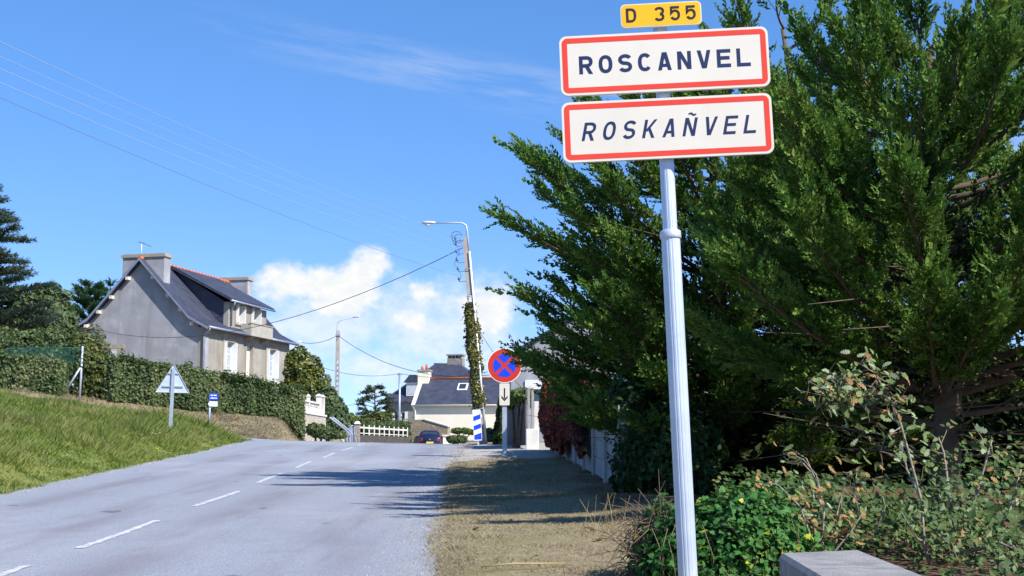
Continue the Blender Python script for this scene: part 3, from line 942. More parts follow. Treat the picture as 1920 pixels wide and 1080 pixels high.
def panel(name, pxc, pyc, wpx, hpx, rad, matp, fy):
    cx = (at(pxc, pyc, SD) - base)
    X = cx.x * math.cos(-lean) + cx.z * 0  # refined below
    loc = town.matrix_basis.inverted() @ at(pxc, pyc, SD)
    cx, cz = loc.x, loc.z
    W, Hh = wpx * mpp, hpx * mpp
    b = MB()
    b.prism(rrect(W, Hh, rad, 6, cx, cz), 'y', fy, fy + 0.0025)
    b.ring(rrect(W, Hh, rad, 6, cx, cz), rrect(W - 0.008, Hh - 0.008, rad, 6, cx, cz), 'y', fy + 0.0025, fy + 0.028)
    o = b.build(name, matp, town, bevel=0.0)
    return o, cx, cz, W, Hh


town.matrix_basis = Matrix.LocRotScale(base, Euler((0, lean, math.radians(-3.0))), None)
FY = -0.085
for (nm, pyc, wpx, hpx, word, tx0, pit, wd_, stk_, shear) in (
        ('name_panel', 121.5, 404, 119, 'ROSCANVEL', 1079, 38.1, 26.5, 0.195, 0.0),
        ('breton_name_panel', 245.5, 404, 119, 'ROSKAÑVEL', 1084, 38.8, 23.5, 0.155, 0.22)):
    pxc = 1244 if pyc < 200 else 1249.5
    o, cx, cz, W, Hh = panel(nm, pxc, pyc, wpx, hpx, 0.045, M['plate_white'], FY)
    b = MB()
    b.ring(rrect(W - 0.030, Hh - 0.030, 0.034, 6, cx, cz), rrect(W - 0.030 - 0.066, Hh - 0.030 - 0.066, 0.004, 6, cx, cz), 'y', FY - 0.0012, FY - 0.0004)
    b.build('red_border', M['sign_red'], o)
    k = mpp
    text_part(word, cx + (tx0 - pxc) * k, pit * k, wd_ * k, cz - 0.058, 36.0 * k, FY, M['letter_navy'], o, stk_, shear)
    for dz in (-0.11, 0.11):
        MB().box(cx - W * 0.36, cx + W * 0.36, FY + 0.006, FY + 0.032, cz + dz - 0.018, cz + dz + 0.018).build('back_rail', M['alu_back'], o)
        MB().tube([(0, 0.0, cz + dz - 0.02), (0, 0.0, cz + dz + 0.02)], 0.052, 20).build('clamp', M['alu_back'], o)
o, cx, cz, W, Hh = panel('route_number_panel', 1238, 34.5, 157, 47, 0.03, M['plate_white'], FY)
MB().prism(rrect(W - 0.012, Hh - 0.012, 0.025, 6, cx, cz), 'y', FY - 0.0012, FY - 0.0004).build('yellow_field', M['sign_yellow'], o)
text_part('D', cx - 68 * mpp, 0, 20 * mpp, cz - 0.043, 28.5 * mpp, FY - 0.0014, M['letter_black'], o, 0.17)
text_part('355', cx - 13 * mpp, 30.5 * mpp, 19.5 * mpp, cz - 0.043, 28.5 * mpp, FY - 0.0014, M['letter_black'], o, 0.17)
MB().tube([(0, 0.0, cz - 0.02), (0, 0.0, cz + 0.02)], 0.052, 20).build('clamp', M['alu_back'], o)


def gz_at(x, y):
    return float(terrain_z(np.array(float(x)), np.array(float(y))))


def gpt(px, d):
    p = at(px, 850, d)
    return Vector((p.x, d, gz_at(p.x, d)))


# ------------------------------------------------------------------ no-stopping sign
RD = 32.0
loc = gpt(946, RD)
ns = empty('no_stopping_sign', loc, 'round red and blue no stopping sign with arrow plate on post', 'road sign', rz=math.radians(-2))
k = RD / FPX * 0.995
hz = lambda py: at(945, py, RD).z - loc.z
cz = hz(685.5); R = 32.8 * k
MB().box(-0.055, 0.055, 0.0, 0.035, -0.3, hz(700)).build('post', M['galv'], ns)
disc = MB().prism(circle(R, 56, 0, cz), 'y', -0.03, -0.004).build('disc', M['plate_rim'], ns)
MB().prism(circle(R * 0.955, 56, 0, cz), 'y', -0.033, -0.031).build('red_field', M['sign_red_dark'], disc)
ri_, hw = R * 0.665, R * 0.085
for q in range(4):
    a0 = math.radians(45 + 90 * q)
    # circular segment quadrant between two crossing bars
    pts = []
    off = math.asin(hw / ri_)
    a_s, a_e = a0 + off, a0 + math.pi / 2 - off
    for i in range(15):
        a = a_s + (a_e - a_s) * i / 14
        pts.append((ri_ * math.cos(a), cz + ri_ * math.sin(a)))
    mid = a0 + math.pi / 4
    pts.append((hw * math.sqrt(2) * math.cos(mid), cz + hw * math.sqrt(2) * math.sin(mid)))
    MB().prism(pts, 'y', -0.0355, -0.0335).build('blue_segment', M['sign_blue'], disc)
z0, z1 = hz(760), hz(719)
pl = MB().prism(rrect(19 * k, z1 - z0, 0.02, 4, 0.0, (z0 + z1) / 2), 'y', -0.03, -0.004).build('arrow_plate', M['plate_white'], ns)
b = MB()
zc = (z0 + z1) / 2
b.box(-0.016, 0.016, -0.0325, -0.0305, zc - 0.10, zc + 0.15)
for s in (-1, 1):
    b.prism([(0.0, zc - 0.165), (0.0, zc - 0.115), (s * 0.075, zc - 0.03), (s * 0.075, zc - 0.085)], 'y', -0.0322, -0.0302)
b.build('arrow', M['letter_black'], pl)

# ------------------------------------------------------------------ triangular sign seen from behind
TD = 38.0
loc = gpt(317, TD)
tri = empty('warning_sign', loc, 'triangular road sign seen from its bare metal back on the grass bank', 'road sign', rot=(0, math.radians(1.4), math.radians(3)))
k = TD / FPX
hz = lambda py: at(320, py, TD).z - loc.z
MB().box(-0.045, 0.045, 0.03, 0.075, -0.3, hz(690)).build('post', M['galv'], tri)
ht, hb = hz(682), hz(736)
hw = 32 * k


def tripoly(s, r=0.05):
    pts = []
    c = [(-hw * s, hb + (1 - s) * 0.25), (hw * s, hb + (1 - s) * 0.25), (0, ht - (1 - s) * 0.55)]
    cen = Vector((0, (2 * hb + ht) / 3))
    for i in range(3):
        p0, p1, p2 = Vector(c[i - 1]), Vector(c[i]), Vector(c[(i + 1) % 3])
        d0, d1 = (p0 - p1).normalized(), (p2 - p1).normalized()
        for u in range(5):
            q = u / 4
            a, e = p1 + d0 * r * (1 - q), p1 + d1 * r * q
            pts.append(tuple((a + e) * 0.5 * 1.0 + (p1 - (a + e) * 0.5) * 0.25))
    return pts


tp = MB().prism(tripoly(1.0), 'y', 0.082, 0.086).build('plate', M['alu_back'], tri)
MB().ring(tripoly(1.0), tripoly(0.965), 'y', 0.06, 0.082).build('folded_rim', M['alu'], tp)
for zz, wv in ((0.2, 0.29), (0.68, 0.15)):
    z = hb + (ht - hb) * zz * 0.95 + 0.02
    MB().box(-wv, wv, 0.05, 0.08, z - 0.02, z + 0.02).build('back_rail', M['galv'], tp)

# ------------------------------------------------------------------ small direction post
QD = 44.0
loc = gpt(390, QD)
sm = empty('direction_sign', loc, 'slim post with small blue plate above white arrow plate', 'road sign', rot=(0, math.radians(1.2), math.radians(8)))
k = QD / FPX
hz = lambda py: at(394, py, QD).z - loc.z
MB().tube([(0, 0, -0.2), (0, 0, hz(738))], 0.035, 10).build('post', M['galv'], sm)
b1 = MB().box(-0.02, 0.25, -0.065, -0.045, hz(750), hz(737.5)).build('blue_plate', M['sign_blue'], sm)
for i in range(2):
    z = hz(741.2 + 5.2 * i)
    for (xa, xb) in ((0.015, 0.10), (0.12, 0.21)) if i == 0 else ((0.015, 0.15), (0.17, 0.22)):
        MB().box(xa, xb, -0.069, -0.066, z - 0.018, z + 0.018).build('text_line', M['white_paint'], b1)
za, zb = hz(762), hz(752.5)
b2 = MB().prism([(-0.06, (za + zb) / 2), (0.0, za), (0.25, za), (0.25, zb), (0.0, zb)], 'y', -0.065, -0.045).build('arrow_plate', M['white_paint'], sm)
MB().box(0.03, 0.2, -0.069, -0.066, (za + zb) / 2 - 0.016, (za + zb) / 2 + 0.016).build('text_line', M['alu_back'], b2)


# ------------------------------------------------------------------ concrete poles
def concrete_pole(parent, H, w0, w1, d0, d1, open_from, open_to, rungs):
    """two tapering legs joined by webs, solid above and below, like a latticed reinforced concrete pole"""
    def ww(z): return w0 + (w1 - w0) * z / H
    def dd(z): return d0 + (d1 - d0) * z / H
    b = MB()
    def seg(z0, z1, xa, xb, fy=1.0):
        def ring(z): return [(xa(z), -dd(z) / 2 * fy, z), (xb(z), -dd(z) / 2 * fy, z), (xb(z), dd(z) / 2 * fy, z), (xa(z), dd(z) / 2 * fy, z)]
        b.hexa(ring(z0) + ring(z1))
    seg(-0.4, open_from, lambda z: -ww(z) / 2, lambda z: ww(z) / 2)
    seg(open_to, H, lambda z: -ww(z) / 2, lambda z: ww(z) / 2)
    seg(open_from, open_to, lambda z: -ww(z) / 2, lambda z: -ww(z) / 2 * 0.45)
    seg(open_from, open_to, lambda z: ww(z) / 2 * 0.45, lambda z: ww(z) / 2)
    shaft = b.build('shaft', M['pole_conc'], parent)
    n = rungs
    for i in range(1, n):
        z = open_from + (open_to - open_from) * i / n
        MB().box(-ww(z) * 0.235, ww(z) * 0.235, -dd(z) * 0.42, dd(z) * 0.42, z - 0.07, z + 0.07).build('web', M['hole_dark'], shaft)
    return shaft


def leaf_shell(n, fn, size, stretch=1.5, seed=0, up=0.3):
    """n diamond leaves at points fn(rng, n) -> (P, N) ; returns V, F"""
    r = np.random.default_rng(seed)
    P, Nn = fn(r, n)
    d = Nn + r.normal(0, 0.55, (n, 3)); d[:, 2] += up
    d /= np.linalg.norm(d, axis=1, keepdims=True) + 1e-9
    a = np.cross(d, r.normal(0, 1, (n, 3))); a /= np.linalg.norm(a, axis=1, keepdims=True) + 1e-9
    c = np.cross(d, a)
    s = size * r.uniform(0.6, 1.35, n)[:, None]
    l, wv = a * s * stretch * 0.5, c * s * 0.5
    bend = d * s * 0.12
    Vv = np.stack([P - l, P + wv + bend, P + l, P - wv + bend], 1).reshape(-1, 3)
    Ff = np.arange(4 * n).reshape(-1, 4)
    return Vv, Ff


LD = 45.0
lb = gpt(905, LD)
top = at(872, 446, LD)
ld = (top - lb)
lang = math.atan2(ld.x, ld.z)
lamp = empty('street_lamp', lb, 'leaning concrete pole with street lamp arm and insulators, half wrapped in ivy', 'street lamp', rot=(0, lang, 0))
HP = ld.length
k = LD / FPX
shaft = concrete_pole(lamp, HP, 0.31, 0.17, 0.25, 0.15, 0.9, HP * 0.72, 9)
arm = [(0.09, -0.06, HP - 0.5), (0.09, -0.06, HP + 0.25), (0.07, -0.06, HP + 0.42), (-0.03, -0.06, HP + 0.50), (-0.2, -0.06, HP + 0.53), (-1.0, -0.06, HP + 0.60)]
arm_o = MB().tube(arm, [0.032, 0.032, 0.03, 0.03, 0.028, 0.025], 10).build('arm', M['lamp_grey'], lamp)
hd = MB()
cs = [(-0.95, 0.03, 0.03), (-1.02, 0.055, 0.05), (-1.12, 0.10, 0.065), (-1.30, 0.115, 0.07), (-1.40, 0.09, 0.05), (-1.43, 0.03, 0.02)]
vs, fs = [], []
for (x, wy, hh) in cs:
    zc_ = HP + 0.605 + (-1.0 - x) * 0.06
    for i in range(10):
        a = 2 * math.pi * i / 10
        vs.append((x, -0.06 + wy * math.cos(a), zc_ + hh * math.sin(a) * (1.0 if math.sin(a) > 0 else 0.7)))
for s_ in range(len(cs) - 1):
    for i in range(10):
        j = (i + 1) % 10
        fs.append((s_ * 10 + i, s_ * 10 + j, s_ * 10 + 10 + j, s_ * 10 + 10 + i))
hd.add(vs, fs + [tuple(range(9, -1, -1)), tuple(range(len(vs) - 10, len(vs)))], smooth=True)
head = hd.build('lamp_head', M['lamp_grey'], lamp)
bw = MB()
bw.tube([(-1.14, -0.06, HP + 0.575), (-1.22, -0.06, HP + 0.56), (-1.34, -0.06, HP + 0.59)], [0.05, 0.075, 0.045], 12)
bw.build('bowl', M['lamp_glass'], head)
for i, zz in enumerate((0.10, 0.28, 0.55, 0.85, 1.15, 1.50)):
    z = HP - zz
    ins = MB()
    ins.tube([(-0.08, -0.09, z), (-0.30, -0.09, z), (-0.33, -0.09, z + 0.03), (-0.33, -0.09, z + 0.08)], 0.012, 6)
    ins.tube([(-0.33, -0.09, z + 0.06), (-0.33, -0.09, z + 0.10), (-0.33, -0.09, z + 0.14), (-0.33, -0.09, z + 0.17)], [0.035, 0.045, 0.03, 0.02], 8)
    ins.build('insulator', M['insul'], lamp)
lo = MB()
pts = [(-0.33 + 0.10 * math.sin(q * 0.9), -0.1, HP - 1.5 + q * 0.12 + 0.05 * math.sin(q * 2.1)) for q in range(15)]
lo.tube(pts, 0.010, 5)
ring = [(-0.28 + 0.19 * math.cos(a), -0.12, HP + 0.06 + 0.17 * math.sin(a)) for a in np.linspace(0, 5.6, 16)]
lo.tube(ring, 0.011, 5)
ring = [(-0.2 + 0.15 * math.cos(a), -0.12, HP - 0.02 + 0.15 * math.sin(a)) for a in np.linspace(1, 6.0, 14)]
lo.tube(ring, 0.010, 5)
lo.build('loose_cable', M['insul'], lamp)
MB().tube([(0.13, -0.10, 0.0), (0.12, -0.13, 2.6), (0.11, -0.11, HP - 0.5)], 0.035, 8).build('conduit', M['white_paint'], lamp)
for z in np.arange(1.2, HP - 0.6, 0.95):
    MB().tube([(-0.5 * (0.30 - 0.015 * z), -0.14, z), (0.5 * (0.34 - 0.015 * z), -0.14, z)], 0.012, 6).build('band', M['zinc'], lamp)
# ivy round the pole
z_iv0, z_iv1 = 1.15, HP - 2.25


def ivy_fn(r, n):
    z = r.uniform(z_iv0, z_iv1, n)
    tt = (z - z_iv0) / (z_iv1 - z_iv0)
    a = r.uniform(0, 2 * np.pi, n)
    rad = (0.205 + 0.03 * np.sin(z * 2.1) + 0.03 * np.sin(z * 5.3 + a)) * (1 - 0.30 * tt ** 4) * np.clip((z - z_iv0 + 0.25) / 0.5, 0.5, 1)
    rad = rad + r.normal(0, 0.02, n) + 0.10 * (r.uniform(0, 1, n) > 0.975)
    Nn = np.stack([np.cos(a), np.sin(a), np.zeros(n)], -1)
    P = np.stack([rad * np.cos(a) - 0.02, rad * np.sin(a) * 0.85, z], -1)
    return P, Nn


Vv, Ff = leaf_shell(5200, ivy_fn, 0.075, 1.2, 5, 0.2)
ivy = link('climbing_ivy', np_mesh('climbing_ivy', Vv, Ff, M['pole_ivy']), None, None, lb, (0, lang, 0))
tag(ivy, 'yellow green ivy climbing the leaning lamp pole', 'ivy')

# blue and white chevron marker at the pole's foot
cb = gpt(897, LD - 0.35)
chv = empty('hazard_marker', cb, 'upright blue and white striped hazard marker at foot of ivy pole', 'marker', rot=(0, lang * 0.7, math.radians(4)))
k = LD / FPX
hz = lambda py: at(897, py, LD - 0.35).z - cb.z
z0, z1 = max(hz(826), 0.05), hz(768)
pl = MB().box(-0.135, 0.135, -0.02, 0.0, z0, z1).build('plate', M['plate_rim'], chv)
MB().box(-0.03, 0.03, 0.003, 0.04, -0.2, z1 - 0.1).build('post', M['galv'], chv)
hh = (z1 - z0)
for i in range(3):
    zb_ = z0 + 0.03 + i * hh * 0.30
    q = [(-0.122, zb_ + 0.00), (0.122, zb_ + 0.075 if i else zb_), (0.122, zb_ + 0.075 + hh * 0.15), (-0.122, zb_ + hh * 0.15)]
    if i == 0: q = [(-0.122, zb_), (0.122, zb_), (0.122, zb_ + 0.075 + hh * 0.15), (-0.122, zb_ + hh * 0.15)]
    MB().prism(q, 'y', -0.0235, -0.021).build('blue_stripe', M['sign_blue'], pl)

# second lamp pole further on
PD = 85.0
pb_ = gpt(630, PD)
H2 = at(630, 620, PD).z - pb_.z
lamp2 = empty('street_lamp', pb_, 'latticed concrete lamp pole with thin curved arm beyond the hedged house', 'street lamp', 'concrete lamp poles along the road')
lamp['group'] = 'concrete lamp poles along the road'
concrete_pole(lamp2, H2, 0.34, 0.22, 0.26, 0.17, 1.0, H2 * 0.74, 13)
MB().tube([(-0.06, 0, H2 - 0.6), (-0.06, 0, H2 + 0.35), (0.0, 0, H2 + 0.55), (0.25, 0, H2 + 0.68), (0.9, 0, H2 + 0.82), (1.1, 0, H2 + 0.86)], 0.022, 8).build('arm', M['lamp_grey'], lamp2)
MB().tube([(0.95, 0, H2 + 0.85), (1.05, 0, H2 + 0.87), (1.3, 0, H2 + 0.92), (1.4, 0, H2 + 0.94)], [0.03, 0.06, 0.065, 0.03], 10).build('lamp_head', M['lamp_grey'], lamp2)
MB().box(-0.14, 0.14, -0.14, 0.14, H2 - 0.35, H2 - 0.25).build('clamp_band', M['zinc'], lamp2)

TP = 97.0
tb = gpt(748, TP)
tp_ = empty('telephone_pole', tb, 'thin grey telephone pole in front of the stone house', 'pole')
H3 = at(748, 700, TP).z - tb.z
MB().tube([(0, 0, -0.3), (0, 0, H3)], [0.11, 0.075], 12).build('shaft', M['zinc'], tp_)
MB().tube([(-0.2, 0, H3 - 0.1), (0.2, 0, H3 - 0.1)], 0.03, 6).build('crossarm', M['insul'], tp_)


def wire(p0, p1, sag, rad, mat, label, name='overhead_cable', group='overhead cables', n=22):
    p0, p1 = Vector(p0), Vector(p1)
    pts = [p0.lerp(p1, i / n) - Vector((0, 0, sag * 4 * (i / n) * (1 - i / n))) for i in range(n + 1)]
    o = MB().tube([q - p0 for q in pts], rad, 5, cap=False).build(name, mat, None, loc=p0)
    return tag(o, label, 'cable', group)


lt = lambda x, y, z: Matrix.LocRotScale(lb, Euler((0, lang, 0)), None) @ Vector((x, y, z))
# five line wires from the insulators to a pole behind the viewer's left shoulder
order = ['topmost', 'second from top', 'third from top', 'fourth from top', 'lowest']
for i, (pyl, zz, mt, rr) in enumerate(((75, 0.0, 'wire', 0.006), (103, 0.18, 'wire', 0.0045), (126, 0.45, 'wire', 0.006), (152, 0.75, 'wire', 0.006), (180, 1.4, 'wire_grey', 0.005))):
    e0 = lt(-0.33, -0.09, HP - zz + 0.1)
    far = at(0, pyl, 21.0)
    dirv = far - e0
    wire(e0, e0 + dirv * 1.75 + Vector((0, 0, 0.9)), 0.55, rr, M[mt], '%s of the five thin wires crossing the upper left sky' % order[i], 'line_wire', 'line wires from the ivy pole')


# ------------------------------------------------------------------ the grey house on the left
HA = math.radians(14.0)
hx, hy = -17.4, 75.0
HZ0 = 3.0
house = empty('grey_house', (hx, hy, HZ0), 'grey rendered house with slate roof, long dormer and two wide chimneys behind the hedge', 'house', rz=-HA)
HW, HL = 8.0, 12.0
ZE = at(405, 612, 75).z - HZ0
ZR = at(262, 484, 76).z - HZ0
ZM = ZE + 0.62


def wall_openings(mb, y0, y1, z0, z1, x0, x1, ops):
    """wall along local y with rectangular openings (ya, yb, za, zb), all sorted along y, one per column"""
    cur = y0
    for (ya, yb, za, zb) in sorted(ops):
        if ya > cur: mb.box(x0, x1, cur, ya, z0, z1)
        if za > z0: mb.box(x0, x1, ya, yb, z0, za)
        if zb < z1: mb.box(x0, x1, ya, yb, zb, z1)
        cur = yb
    if y1 > cur: mb.box(x0, x1, cur, y1, z0, z1)


win_top = at(440, 641, 78).z - HZ0
win_bot = win_top - 2.15
ops = [(2.55, 3.95, win_bot, win_top), (5.55, 6.45, win_bot - 0.1, win_top), (8.5, 9.95, win_bot, win_top)]
b = MB()
wall_openings(b, 0.0, HL, 0.0, ZE - 0.02, -0.35, 0.0, ops)
front = b.build('front_wall', M['render_cream'], house)
front['label'] = 'warm grey front wall with three tall openings'


def gable_poly(inset=0.0):
    return [(-HW, 0.0), (-0.352, 0.0), (-0.352, ZE + 0.12), (-0.8, ZM - 0.20), (-HW / 2, ZR - 0.22), (-HW + 0.8, ZM - 0.20), (-HW, ZE - 0.06)]


gw = MB().prism(gable_poly(), 'y', 0.003, 0.35).build('gable_wall', M['render_grey'], house)
MB().prism(gable_poly(), 'y', HL - 0.35, HL - 0.003).build('gable_wall', M['render_grey'], house)
MB().box(-0.352, 0.0, 0.35, 0.36, 0, 0.01)
MB().box(-HW + 0.003, -HW + 0.35, 0.352, HL - 0.352, 0.0, ZE - 0.05).build('rear_wall', M['render_grey'], house)
MB().box(-HW + 0.36, -0.36, 0.4, HL - 0.4, ZE - 0.35, ZE - 0.25).build('ceiling', M['white_paint'], house)

# roof slopes with the bell-cast foot; slates as courses of slightly overlapping strips
OV = 0.34


def slope(sign):
    cx = -HW / 2
    P = [(0.0, ZR), (3.2, ZM), (4.42, ZE - 0.02)]
    th = 0.13
    b = MB()
    poly = [(cx + sign * x, z) for x, z in P] + [(cx + sign * x, z - th) for x, z in reversed(P)]
    b.prism(poly, 'y', -OV, HL + OV)
    return b


for sgn, nm in ((1, 'front_slope'), (-1, 'rear_slope')):
    ro = slope(sgn).build('roof_slope', M['slate'], house)
    cx = -HW / 2
    P = [(0.0, ZR), (3.2, ZM), (4.46, ZE - 0.03)]
    L1 = math.hypot(3.2, ZR - ZM); L2 = math.hypot(1.26, ZM - ZE + 0.03)
    n1_, n2_ = 22, 6
    crs = MB()
    def pt(s):
        if s <= L1:
            q = s / L1; return (P[0][0] + (P[1][0] - P[0][0]) * q, P[0][1] + (P[1][1] - P[0][1]) * q)
        q = (s - L1) / L2; return (P[1][0] + (P[2][0] - P[1][0]) * q, P[1][1] + (P[2][1] - P[1][1]) * q)
    tot = L1 + L2; nc = n1_ + n2_
    for i in range(nc):
        a, c = pt(tot * i / nc), pt(min(tot, tot * (i + 1.06) / nc))
        crs.hexa([(cx + sgn * a[0], -OV - 0.01, a[1] + 0.002), (cx + sgn * c[0], -OV - 0.01, c[1] + 0.004), (cx + sgn * c[0], HL + OV + 0.01, c[1] + 0.004), (cx + sgn * a[0], HL + OV + 0.01, a[1] + 0.002),
                  (cx + sgn * a[0], -OV - 0.01, a[1] + 0.010), (cx + sgn * c[0], -OV - 0.01, c[1] + 0.028), (cx + sgn * c[0], HL + OV + 0.01, c[1] + 0.028), (cx + sgn * a[0], HL + OV + 0.01, a[1] + 0.010)])
    crs.build('slate_courses', M['slate'], ro)
    # barge board along the gable edge
    for yy in (-OV - 0.03, HL + OV + 0.012):
        bb = MB()
        PP = [(0.0, ZR - 0.04), (3.2, ZM - 0.04), (4.42, ZE - 0.06)]
        for (p0, p1) in zip(PP[:-1], PP[1:]):
            bb.hexa([(cx + sgn * p0[0], yy, p0[1] - 0.14), (cx + sgn * p1[0], yy, p1[1] - 0.14), (cx + sgn * p1[0], yy + 0.02, p1[1] - 0.14), (cx + sgn * p0[0], yy + 0.02, p0[1] - 0.14),
                     (cx + sgn * p0[0], yy, p0[1] + 0.03), (cx + sgn * p1[0], yy, p1[1] + 0.03), (cx + sgn * p1[0], yy + 0.02, p1[1] + 0.03), (cx + sgn * p0[0], yy + 0.02, p0[1] + 0.03)])
        bb.build('barge_board', M['zinc'], ro)

rg = MB()
n = 30
for i in range(n):
    y0 = -OV + (HL + 2 * OV) * i / n; y1 = -OV + (HL + 2 * OV) * (i + 1) / n
    r0, r1 = 0.125, 0.105
    rg.tube([(-HW / 2, y0, ZR - 0.02), (-HW / 2, y1 - 0.01, ZR - 0.02)], [r0, r1], 10)
rg.build('ridge_tiles', M['terracotta'], house)
# purlin ends under the rear rake
for q in (0.22, 0.5, 0.72, 0.93):
    for sg in (-1, 1):
        x = -HW / 2 + sg * 3.6 * q
        z = ZR - (ZR - ZM) / 3.2 * 3.6 * q * 0.985 - 0.34
        MB().box(x - 0.09, x + 0.09, -0.28, 0.001, z - 0.09, z + 0.09).build('purlin_end', M['offwhite_conc'], house)


def chimney(y0, y1, x0, x1, zt, zb, mat):
    c = MB().box(x0, x1, y0, y1, zb, zt - 0.22).build('chimney', mat, house)
    MB().box(x0 - 0.08, x1 + 0.08, y0 - 0.08, y1 + 0.08, zt - 0.22, zt - 0.06).build('cap', M['frame_stone'], c)
    MB().box(x0 + 0.02, x1 - 0.02, y0 + 0.02, y1 - 0.02, zt - 0.06, zt).build('crown', M['concrete'], c)
    return c


zt1 = at(275, 475, 76).z - HZ0
ch1 = chimney(0.10, 0.82, -5.3, -2.65, zt1, ZR - 1.6, M['render_grey'])
MB().tube([(-4.3, 0.4, zt1), (-4.3, 0.4, zt1 + 0.62)], 0.025, 6).build('aerial_mast', M['white_paint'], ch1)
ab = MB().tube([(-4.45, 0.35, zt1 + 0.72), (-4.2, 0.4, zt1 + 0.66), (-3.75, 0.5, zt1 + 0.46)], 0.022, 6)
for i in range(7):
    q = i / 6
    c = Vector((-4.45, 0.35, zt1 + 0.72)).lerp(Vector((-3.75, 0.5, zt1 + 0.46)), q)
    ab.tube([c + Vector((0.03, -0.16 + 0.1 * q, 0)), c + Vector((-0.03, 0.16 - 0.1 * q, 0))], 0.010, 5)
ab.build('aerial', M['insul'], ch1)
ch2 = chimney(HL - 0.86, HL - 0.14, -5.3, -2.65, ZR + 0.32, ZR - 1.6, M['render_grey'])


# windows
def house_window(y0, y1, z0, z1, x, parent, shutters=True, surround=0.14, rail=False, door=False, lint=0.18):
    wdt, hgt_ = y1 - y0, z1 - z0
    fr = MB()
    f = 0.06
    fr.ring([(y0, z0), (y1, z0), (y1, z1), (y0, z1)], [(y0 + f, z0 + f), (y1 - f, z0 + f), (y1 - f, z1 - f), (y0 + f, z1 - f)], 'x', x - 0.26, x - 0.20)
    ym = (y0 + y1) / 2
    if door:
        fr.box(x - 0.25, x - 0.215, y0 + f, y1 - f, z0 + f, z1 - f)
    else:
        fr.box(x - 0.255, x - 0.205, ym - 0.045, ym + 0.045, z0 + f, z1 - f)
        for q in (0.36, 0.68):
            fr.box(x - 0.25, x - 0.21, y0 + f, y1 - f, z0 + hgt_ * q - 0.02, z0 + hgt_ * q + 0.02)
    wf = fr.build('door' if door else 'window', M['white_paint'], parent)
    if not door:
        for (a, c) in ((y0 + f, ym - 0.045), (ym + 0.045, y1 - f)):
            MB().box(x - 0.238, x - 0.228, a, c, z0 + f, z1 - f).build('pane', M['pane_pale'] if hgt_ > 1.6 else M['glass'], wf)
            if hgt_ > 1.6:
                MB().box(x - 0.30, x - 0.29, a, c, z0 + f, z1 - f).build('curtain', M['curtain'], wf)
        if shutters:
            for (ya, yb) in ((y0 + 0.004, y0 + 0.05), (y1 - 0.05, y1 - 0.004)):
                s = MB()
                s.box(x - 0.198, x + 0.20, ya, yb, z0 + 0.02, z1 - 0.02)
                sh = s.build('shutter', M['white_paint'], wf)
    else:
        MB().tube([(x - 0.20, y0 + 0.14, z0 + 1.0), (x - 0.16, y0 + 0.14, z0 + 1.0), (x - 0.16, y0 + 0.24, z0 + 1.0)], 0.014, 6).build('handle', M['zinc'], wf)
    if surround:
        s = surround
        sr = MB()
        sr.box(x + 0.001, x + 0.045, y0 - s, y0 - 0.001, z0 - 0.05, z1)
        sr.box(x + 0.001, x + 0.045, y1 + 0.001, y1 + s, z0 - 0.05, z1)
        sr.box(x + 0.001, x + 0.055, y0 - s - 0.03, y1 + s + 0.03, z1 + 0.001, z1 + lint)
        sr.box(x + 0.001, x + 0.075, y0 + wdt * 0.38, y1 - wdt * 0.38, z1 + lint + 0.001, z1 + lint + 0.07)
        sr.build('surround', M['frame_stone'], wf)
        MB().box(x - 0.19, x + 0.09, y0 - s, y1 + s, z0 - 0.13, z0 - 0.052).build('sill', M['frame_stone'], wf)
    if rail:
        r = MB()
        za, zb = z0 - 0.02, z0 + 0.42
        r.tube([(x + 0.12, y0 - 0.05, zb), (x + 0.12, y1 + 0.05, zb)], 0.028, 6)
        r.tube([(x + 0.12, y0 - 0.05, za + 0.06), (x + 0.12, y1 + 0.05, za + 0.06)], 0.018, 6)
        nb = 8
        for i in range(nb + 1):
            y = y0 - 0.03 + (wdt + 0.06) * i / nb
            r.tube([(x + 0.12, y, za + 0.06), (x + 0.12, y, zb)], 0.014, 5)
            if i < nb:
                y2 = y + (wdt + 0.06) / nb
                r.tube([(x + 0.12, y, za + 0.08), (x + 0.12, (y + y2) / 2, za + 0.22), (x + 0.12, y2, za + 0.08)], 0.010, 4)
        r.build('guard_rail', M['white_paint'], wf)
    return wf


house_window(*ops[0], 0.0, house, rail=True)
house_window(*ops[1], 0.0, house, door=True)
house_window(*ops[2], 0.0, house, rail=True)
# gable window, low on the left
gwz1 = at(215, 653, 76).z - HZ0
gq = MB()
gq.box(-6.75, -4.95, -0.055, 0.0, gwz1 + 0.0, gwz1 + 0.22)
gq.box(-6.02, -5.72, -0.085, -0.056, gwz1 + 0.02, gwz1 + 0.34)
gq.box(-5.40, -5.16, -0.045, 0.0, gwz1 - 1.3, gwz1 - 0.001)
gq.box(-6.60, -6.36, -0.045, 0.0, gwz1 - 1.3, gwz1 - 0.001)
gf = MB().ring([(-6.355, gwz1 - 1.3), (-5.405, gwz1 - 1.3), (-5.405, gwz1 - 0.004), (-6.355, gwz1 - 0.004)], [(-6.29, gwz1 - 1.24), (-5.47, gwz1 - 1.24), (-5.47, gwz1 - 0.07), (-6.29, gwz1 - 0.07)], 'y', -0.035, -0.002)
gfo = gf.build('window', M['white_paint'], house)
gq.build('surround', M['frame_stone'], gfo)
MB().box(-6.29, -5.47, -0.02, -0.008, gwz1 - 1.24, gwz1 - 0.07).build('pane', M['curtain'], gfo)

